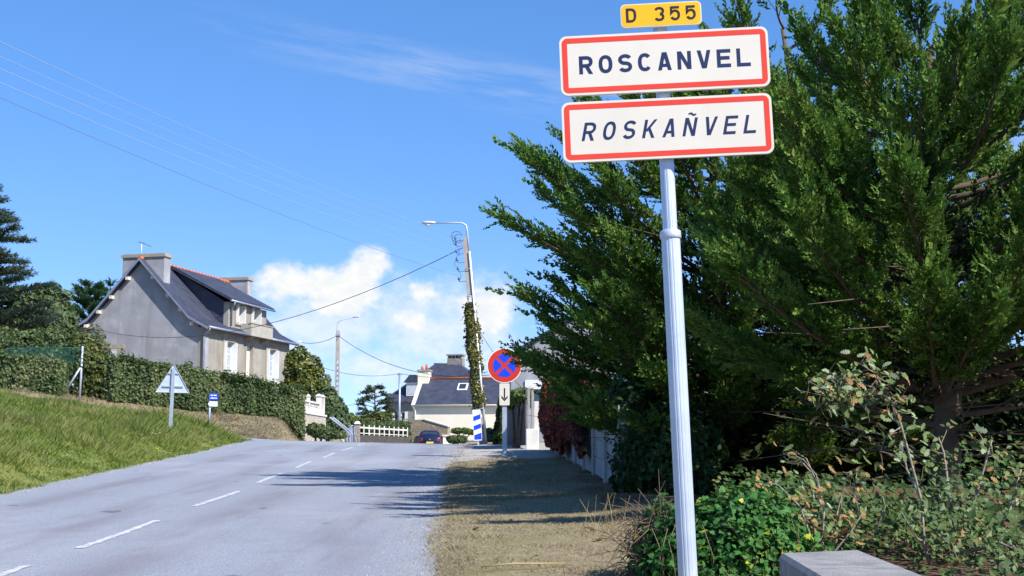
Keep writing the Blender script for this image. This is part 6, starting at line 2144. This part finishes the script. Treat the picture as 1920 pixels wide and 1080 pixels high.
shrub('ivy_bush', 'dark ivy heap swallowing the near end of the panel fence', [((1.80, 18.75, gz_at(1.8, 18.75) + 0.45), (0.42, 0.5, 0.62)), ((1.72, 19.6, gz_at(1.7, 19.6) + 1.15), (0.36, 0.9, 0.45)), ((2.3, 18.4, gz_at(2.3, 18.4) + 0.5), (0.6, 0.5, 0.8)), ((1.6, 21.4, gz_at(1.6, 21.4) + 1.25), (0.3, 0.9, 0.3))], 5200, 0.075, M['ivy_dark'], 84)
PA, PB = at(946, 840, 42.5), at(987, 840, 37.0)
PA.z = gz_at(PA.x, PA.y); PB.z = gz_at(PB.x, PB.y)
pdv = PB - PA
pfz = math.atan2(pdv.y, pdv.x)
pk = empty('plank_fence', PA, 'weathered grey upright plank fence behind the no stopping sign', 'fence', rz=pfz)
pl_ = Vector((pdv.x, pdv.y, 0)).length
np_ = 30
for i in range(np_):
    x0 = pl_ * i / np_
    hh = 1.50 + random.uniform(-0.06, 0.05)
    MB().box(x0 + 0.006, x0 + pl_ / np_ - 0.006, -0.015 + random.uniform(-0.008, 0.008), 0.015, -0.05, hh).build('plank', M['wood'], pk)
for z in (0.35, 1.15):
    MB().box(0, pl_, 0.026, 0.08, z, z + 0.09).build('rail', M['wood'], pk)
gpp = at(991, 840, 36.3)
gpz = gz_at(gpp.x, gpp.y)
gpo = empty('gate_posts', (gpp.x, gpp.y, gpz), 'pair of slender white concrete gate posts on a whitewashed base', 'post')
for dxx in (0.0, 0.11):
    MB().box(dxx - 0.035, dxx + 0.035, 0.0, 0.09, 0.55, at(991, 727, 36.3).z - gpz).build('post', M['concrete'], gpo, bevel=0.008)
MB().box(-0.07, 0.28, -0.03, 0.12, -0.2, 0.549).build('base', M['offwhite_conc'], gpo, bevel=0.015)
MB().box(0.16, 0.28, 0.125, 0.3, 0.0, 1.3).build('wall_stub', M['offwhite_conc'], gpo)
hv = MB()
hv.box(-0.05, 0.22, 0.0, 0.09, at(991, 727, 36.3).z - gpz + 0.001, at(991, 727, 36.3).z - gpz + 0.07)
hv.build('cap', M['offwhite_conc'], gpo)
shrub('fence_climber', 'light green climber spilling over the top of the plank fence', [(P3(960, 752, 40.0), (0.35, 0.6, 0.22)), (P3(975, 745, 38.5), (0.30, 0.6, 0.25)), (P3(985, 742, 37.4), (0.22, 0.4, 0.2))], 2600, 0.075, M['bright'], 82, stretch=2.0, core=False, base=[PB.x - 0.3, PB.y + 0.8, PB.z])
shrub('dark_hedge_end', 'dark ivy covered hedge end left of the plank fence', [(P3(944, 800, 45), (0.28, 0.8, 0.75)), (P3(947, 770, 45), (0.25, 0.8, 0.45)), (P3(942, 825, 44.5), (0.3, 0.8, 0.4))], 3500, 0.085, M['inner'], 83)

# ------------------------------------------------------------------ near right: ivy mound and young oaks
OAK_OUT = [(0, 0), (0.10, 0.05), (0.16, 0.16), (0.24, 0.09), (0.36, 0.24), (0.46, 0.13), (0.58, 0.28), (0.70, 0.15), (0.80, 0.22), (0.92, 0.13), (1.0, 0.0)]
IVY_OUT = [(0, 0.0), (-0.10, 0.28), (0.16, 0.48), (0.32, 0.26), (0.58, 0.40), (0.66, 0.18), (1.0, 0.0)]


def leaf_mesh(name, out, mat, curl):
    up_ = [(x, y, curl * (x * (1 - x) * 1.6 - 1.6 * abs(y) ** 1.5 * 0.6)) for x, y in out]
    n_ = len(up_)
    vs = [(x, 0.0, curl * x * (1 - x) * 1.2) for x, _, _ in up_] + up_ + [(x, -y, z) for x, y, z in up_]
    fs = []
    for i in range(n_ - 1):
        fs.append((i, i + 1, n_ + i + 1, n_ + i))
        fs.append((i + 1, i, 2 * n_ + i, 2 * n_ + i + 1))
    me_ = bpy.data.meshes.new(name)
    me_.from_pydata(vs, [], fs)
    me_.materials.append(mat)
    me_.polygons.foreach_set('use_smooth', [True] * len(fs))
    return me_


OAKS = [leaf_mesh('oak_leaf', OAK_OUT, M[m_], c_) for m_, c_ in (('oak_green', 0.25), ('oak_green', -0.2), ('oak_brown', 0.4), ('oak_brown', -0.3), ('oak_pale', 0.2))]
IVYS = [leaf_mesh('ivy_leaf', IVY_OUT, M[m_], c_) for m_, c_ in (('ivy_leaf', 0.25), ('ivy_leaf', -0.15), ('ivy_leaf', 0.4), ('ivy_yellow', 0.2))]


def add_leaf(meshes, wts, parent, p, size, face, r_):
    me_ = meshes[r_.choice(len(meshes), p=wts)]
    o = bpy.data.objects.new('leaf', me_)
    COL.objects.link(o)
    o.parent = parent
    n_ = Vector(face) + Vector(r_.normal(0, 0.5, 3)); n_.normalize()
    tang = n_.cross(Vector(r_.normal(0, 1, 3))).normalized()
    bt = n_.cross(tang)
    R3 = Matrix((tang, bt, n_)).transposed()
    o.matrix_basis = Matrix.LocRotScale(Vector(p), R3.to_quaternion(), Vector((size, size, size)))
    return o


def oak(label, base, stems, n_leaf, seed, cluster, wts, leaf=0.085, tw_len=0.22, tw_rad=0.005):
    """stems: list of polylines (world points) with radii; leaves sit on twigs from the outer part of each stem; cluster weight per stem"""
    r_ = np.random.default_rng(seed)
    root = empty('oak_sapling', base, label, 'sapling', 'young oaks at the parapet')
    b_ = Vector(base)
    sm_, tw_ = MB(), MB()
    per_ = [int(n_leaf * c / sum(cluster)) for c in cluster]
    for (pts, r0, t_from), nl in zip(stems, per_):
        pts = [Vector(p) - b_ for p in pts]
        sm_.tube(pts, list(np.linspace(r0, max(r0 * 0.35, 0.003), len(pts))), 7)
        cum = [0]
        for a, c in zip(pts[:-1], pts[1:]): cum.append(cum[-1] + (c - a).length)
        k_ = 0
        while k_ < nl:
            s_ = cum[-1] * (t_from + (1 - t_from) * r_.uniform(0, 1))
            i = max(0, min(len(pts) - 2, int(np.searchsorted(cum, s_) - 1)))
            q = (s_ - cum[i]) / (cum[i + 1] - cum[i] + 1e-9)
            p = pts[i].lerp(pts[i + 1], min(1, q))
            d = Vector(r_.normal(0, 1, 3)); d.z += 0.1; d.normalize()
            e = p + d * tw_len * r_.uniform(0.5, 1.2)
            tw_.tube([p, (p + e) / 2 + Vector(r_.normal(0, 0.015, 3)), e], [tw_rad, tw_rad * 0.7, tw_rad * 0.4], 4, cap=False)
            for j in range(int(r_.integers(3, 7))):
                if k_ >= nl: break
                pp_ = p.lerp(e, r_.uniform(0.55, 1.05)) + Vector(r_.normal(0, 0.03, 3))
                add_leaf(OAKS, wts, root, pp_, leaf * r_.uniform(0.6, 1.25), (0.35, -0.6, 0.75), r_)
                k_ += 1
    sm_.build('stem', M['oakbark'], root)
    tw_.build('twigs', M['twig'], root)['kind'] = 'stuff'
    return root


OD = 10.6


def O(px, py, d=OD): return at(px, py, d)


ob = gpt(1735, OD)
oak('arching oak sapling bending left above the brown shrubs', ob,
    [([ob, O(1733, 1020), O(1728, 940), O(1712, 880), O(1700, 835), O(1686, 785), O(1668, 748), O(1638, 728), O(1600, 712), O(1560, 712), O(1515, 715)], 0.0125, 0.52),
     ([O(1668, 748), O(1640, 700), O(1610, 680)], 0.006, 0.1), ([O(1638, 728), O(1590, 745), O(1550, 770)], 0.006, 0.1), ([O(1600, 712), O(1560, 735), O(1530, 770)], 0.005, 0.2), ([O(1690, 800), O(1660, 820), O(1650, 850)], 0.005, 0.4)],
    290, 501, [5, 3, 4, 4, 1], [0.42, 0.18, 0.14, 0.06, 0.20])
ob2 = gpt(1790, OD + 0.5)
oak('bushy young oak with browning leaves at the right edge', ob2,
    [([ob2, O(1740, 960, 11), O(1700, 880, 11), O(1690, 830, 11)], 0.016, 0.3), ([ob2, O(1780, 930, 11), O(1770, 850, 11), O(1760, 820, 11)], 0.014, 0.3),
     ([ob2, O(1830, 930, 11), O(1850, 860, 11), O(1860, 825, 11)], 0.014, 0.3), ([ob2, O(1880, 980, 11), O(1900, 930, 11), O(1915, 880, 11)], 0.014, 0.2),
     ([ob2, O(1830, 1030, 10.6), O(1880, 1020, 10.5), O(1905, 1030, 10.4)], 0.014, 0.2), ([ob2, O(1720, 1010, 10.7), O(1690, 960, 10.6)], 0.012, 0.2), ([ob2, O(1780, 1030, 10.4), O(1760, 990, 10.3)], 0.010, 0.2)],
    300, 502, [4, 4, 5, 4, 4, 3, 3], [0.44, 0.20, 0.12, 0.06, 0.18])
ob3 = gpt(1535, OD - 0.2)
oak('low scrubby oak seedling behind the ivy mound', ob3,
    [([ob3, O(1545, 950), O(1530, 890), O(1505, 860)], 0.010, 0.4), ([ob3, O(1500, 950), O(1460, 910), O(1440, 905)], 0.009, 0.3), ([ob3, O(1570, 960), O(1585, 900), O(1600, 880)], 0.009, 0.3), ([ob3, O(1600, 990), O(1625, 950)], 0.008, 0.2), ([ob3, O(1560, 1000), O(1520, 985)], 0.008, 0.1)],
    170, 503, [3, 3, 3, 3, 3], [0.25, 0.15, 0.3, 0.2, 0.1])
dtb = ob3
dto = empty('dead_branch', dtb, 'bare grey dead branches sticking up between the young oaks', 'branch')
for pl2 in ([(1545, 950), (1525, 890), (1512, 860), (1480, 840), (1462, 835)], [(1520, 885), (1500, 862), (1468, 850)], [(1610, 960), (1600, 920), (1608, 880)], [(1640, 1000), (1660, 950), (1655, 930)]):
    MB().tube([O(*q, OD + 0.1) - dtb for q in pl2], list(np.linspace(0.008, 0.003, len(pl2))), 5).build('twig', M['oakbark'], dto)


def scrub(r_, n):
    x = r_.uniform(2.0, 4.8, n); y = np.where((x > 3.0) & (r_.uniform(0, 1, n) < 0.35), r_.uniform(7.6, 10.7, n), r_.uniform(10.7, 13.5, n))
    g = terrain_z(x, y)
    z = r_.uniform(0, 1, n) * (0.36 + 0.25 * np.sin(x * 3 + y) + 0.22 * np.clip(x - 3, 0, 2))
    return np.stack([x, y, g + z], -1), np.tile([0.3, -0.6, 0.7], (n, 1))


M['scrub'] = leafmat('mixed_scrub_leaf', [(0.0, (0.025, 0.06, 0.015)), (0.6, (0.07, 0.13, 0.03)), (0.9, (0.14, 0.15, 0.045)), (1.0, (0.28, 0.17, 0.06))], 0.28, 0.5, cs=2.0)
V_, F_ = leaf_shell(7000, scrub, 0.05, 1.4, 91)
tag(link('mixed_scrub', np_mesh('mixed_scrub', V_, F_, M['scrub'])), 'mixed brown and green scrub behind the parapet', 'scrub', kind='stuff')

# ivy mound
im = Vector((1.62, 10.0, gz_at(1.62, 10.0)))
ivm = empty('ivy_mound', im, 'glossy green ivy mound behind the foot of the town sign', 'ivy')


def dome(r_, n):
    a = r_.uniform(0, 2 * np.pi, n); u = r_.uniform(0, 1, n)
    th = np.arccos(1 - u)
    d = np.stack([np.sin(th) * np.cos(a), np.sin(th) * np.sin(a), np.cos(th)], -1)
    lump = 1 + 0.16 * (vnoise(d[:, 0] * 3 + 4, d[:, 1] * 3 + d[:, 2] * 2, 0.6, 93) - 0.5) * 2
    Rr = np.array([0.70, 0.58, 0.66])
    P = d * Rr * lump[:, None]
    P[:, 2] += 0.0 + 0.06 * np.sin(P[:, 0] * 7)
    return P, d


def dome_in(r_, n):
    P, d = dome(r_, n)
    return P * r_.uniform(0.80, 1.0, n)[:, None], d


V_, F_ = leaf_shell(5200, dome_in, 0.044, 1.15, 94)
fo = link('foliage', np_mesh('foliage', V_, F_, M['ivy']), None, ivm)
fo['kind'] = 'stuff'
r_ = np.random.default_rng(95)
k_ = 0
while k_ < 300:
    P, d = dome(r_, 1)
    if d[0, 1] > 0.35: continue
    add_leaf(IVYS, [0.42, 0.3, 0.22, 0.06], ivm, P[0] * r_.uniform(1.0, 1.06), 0.047 * r_.uniform(0.7, 1.45), d[0] + np.array([0.15, -0.2, 0.25]), r_)
    k_ += 1
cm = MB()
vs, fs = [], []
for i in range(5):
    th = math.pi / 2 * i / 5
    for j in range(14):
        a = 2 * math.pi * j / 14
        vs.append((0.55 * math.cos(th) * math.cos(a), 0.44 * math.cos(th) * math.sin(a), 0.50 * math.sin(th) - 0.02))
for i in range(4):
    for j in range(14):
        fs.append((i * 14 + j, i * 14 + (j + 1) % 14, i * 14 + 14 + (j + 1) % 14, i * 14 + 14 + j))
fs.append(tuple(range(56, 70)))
cm.add(vs, fs).build('light_block_core', M['core'], ivm)  # added dark dome that blocks light under the ivy leaves
stk = MB()
for i in range(14):
    a = random.uniform(-2.6, -0.5); rr = random.uniform(0.5, 0.75)
    s0 = Vector((rr * math.cos(a), 0.75 * rr * math.sin(a), 0.0))
    stk.tube([s0, s0 + Vector((random.uniform(-.08, .08), -0.03, 0.2)), s0 + Vector((random.uniform(-.15, .15), -0.02, random.uniform(0.3, 0.5)))], [0.004, 0.003, 0.002], 4)
stk.build('dead_stalks', M['twig'], ivm)

# dead brush pile left of the pole
bp = Vector((1.08, 10.1, gz_at(1.08, 10.1)))
bpo = empty('brush_pile', bp, 'tangle of dead bramble stems left of the town sign pole', 'brush')
bb = MB()
rb = np.random.default_rng(97)
for i in range(260):
    a = rb.uniform(0, 2 * math.pi); rr = rb.uniform(0, 0.24)
    s0 = np.array([rr * math.cos(a) * 1.0, rr * math.sin(a) * 0.8, rb.uniform(0.0, 0.45)])
    d = np.array([rb.normal(-0.2, 0.5), rb.normal(0, 0.4), rb.normal(-0.05, 0.5)])
    d /= np.linalg.norm(d)
    ln = rb.uniform(0.15, 0.45)
    e = s0 + d * ln; e[2] = max(0.01, e[2]); md = (s0 + e) / 2 + np.array([0, 0, 0.05])
    bb.tube([s0, md, e], [0.0042, 0.0036, 0.002], 4, cap=False)
bb.build('stems', M['dead_stem'] if 'dead_stem' in M else M['twig'], bpo)


def bl_fn(r_, n):
    d = r_.normal(0, 1, (n, 3)); d[:, 2] = np.abs(d[:, 2]); d /= np.linalg.norm(d, axis=1, keepdims=True)
    return d * np.array([0.34, 0.3, 0.58]) * r_.uniform(0.75, 1.08, n)[:, None] + np.array([0.1, 0.15, 0.02]), d


V_, F_ = leaf_shell(700, bl_fn, 0.045, 1.3, 98)
link('leaves', np_mesh('leaves', V_, F_, M['ivy']), None, bpo)

# tall straw stalks by the verge and a few fallen leaves, wild flowers
stw = empty('straw_tuft', (1.0, 13.2, gz_at(1.0, 13.2)), 'tall straw coloured grass tuft at the shaded verge edge', 'grass tuft')
sb = MB()
for i in range(18):
    a = rb.uniform(0, 2 * math.pi); rr = rb.uniform(0, 0.5)
    s0 = Vector((rr * math.cos(a), rr * math.sin(a), -0.02)); h_ = rb.uniform(0.08, 0.42)
    e = s0 + Vector((rb.normal(0, 0.09), rb.normal(0, 0.08), h_))
    sb.tube([s0, (s0 + e) / 2 + Vector((0, 0, 0.03)), e], [0.003, 0.0025, 0.0015], 3, cap=False)
M['straw'] = material('straw', (0.42, 0.32, 0.15), (0.30, 0.22, 0.10), 9.0, 0.9)
sb.build('stalks', M['straw'], stw)['kind'] = 'stuff'
FL = leaf_mesh('fallen_leaf', OAK_OUT, M['oak_brown'], 0.5)
spots = [(1090, 1010, 'largest, beside the ivy mound'), (1118, 1028, 'just right of the largest leaf'), (905, 1000, 'near the road edge'), (1010, 1055, 'lower middle of the verge'), (955, 985, 'upper middle of the verge')]
for i, (px, py, w_) in enumerate(spots):
    d = 3500 / (py - 750)
    p = gpt(px, d)
    o = link('fallen_leaf', FL, None, None, p + Vector((0, 0, 0.035)), (0.3 * i - 0.4, 0.25, 1.3 * i))
    o.scale = (0.16 - 0.02 * i,) * 3
    tag(o, 'dry brown leaf on the sunlit verge, ' + w_, 'leaf', 'fallen leaves on the verge')
stick = gpt(985, 10.75)
tag(MB().tube([(-0.35, -0.02, 0.03), (-0.1, 0.03, 0.05), (0.15, 0.05, 0.05), (0.32, 0.2, 0.04)], [0.006, 0.008, 0.007, 0.004], 5).build('fallen_stick', M['straw'], None, loc=stick), 'pale dry stick lying on the verge at the bottom edge', 'stick')
M['petal_w'] = material('white_petals', (0.8, 0.8, 0.78), None, rough=0.6)
M['petal_y'] = material('yellow_petals', (0.8, 0.55, 0.02), None, rough=0.6)
flw = [(275, 800, 'w'), (290, 808, 'w'), (297, 806, 'w'), (291, 815, 'w'), (283, 812, 'w'), (300, 812, 'w'), (294, 842, 'y')]
for i, (px, py, c) in enumerate(flw):
    # walk out along the sight line until it meets the bank
    d = 18.0
    while d < 45 and at(px, py, d).z > gz_at(at(px, py, d).x, d) + 0.12: d += 0.1
    p = at(px, py, d); g = gz_at(p.x, d)
    fo_ = empty('wild_flower', (p.x, d, g), ('yellow dandelion like flower low on the grass bank' if c == 'y' else 'tiny white wild flower in the bank grass near the triangular sign'), 'flower', 'wild flowers on the bank')
    MB().tube([(0, 0, -0.02), (0.01, 0, 0.13)], 0.004, 4).build('stem', M['hedge'], fo_)
    ring_ = []
    for j in range(14):
        a = 2 * math.pi * j / 14; rr = 0.045 if j % 2 else 0.028
        ring_.append((rr * math.cos(a), rr * math.sin(a)))
    MB().prism(ring_, 'z', 0.13, 0.142).build('petals', M['petal_w' if c == 'w' else 'petal_y'], fo_)
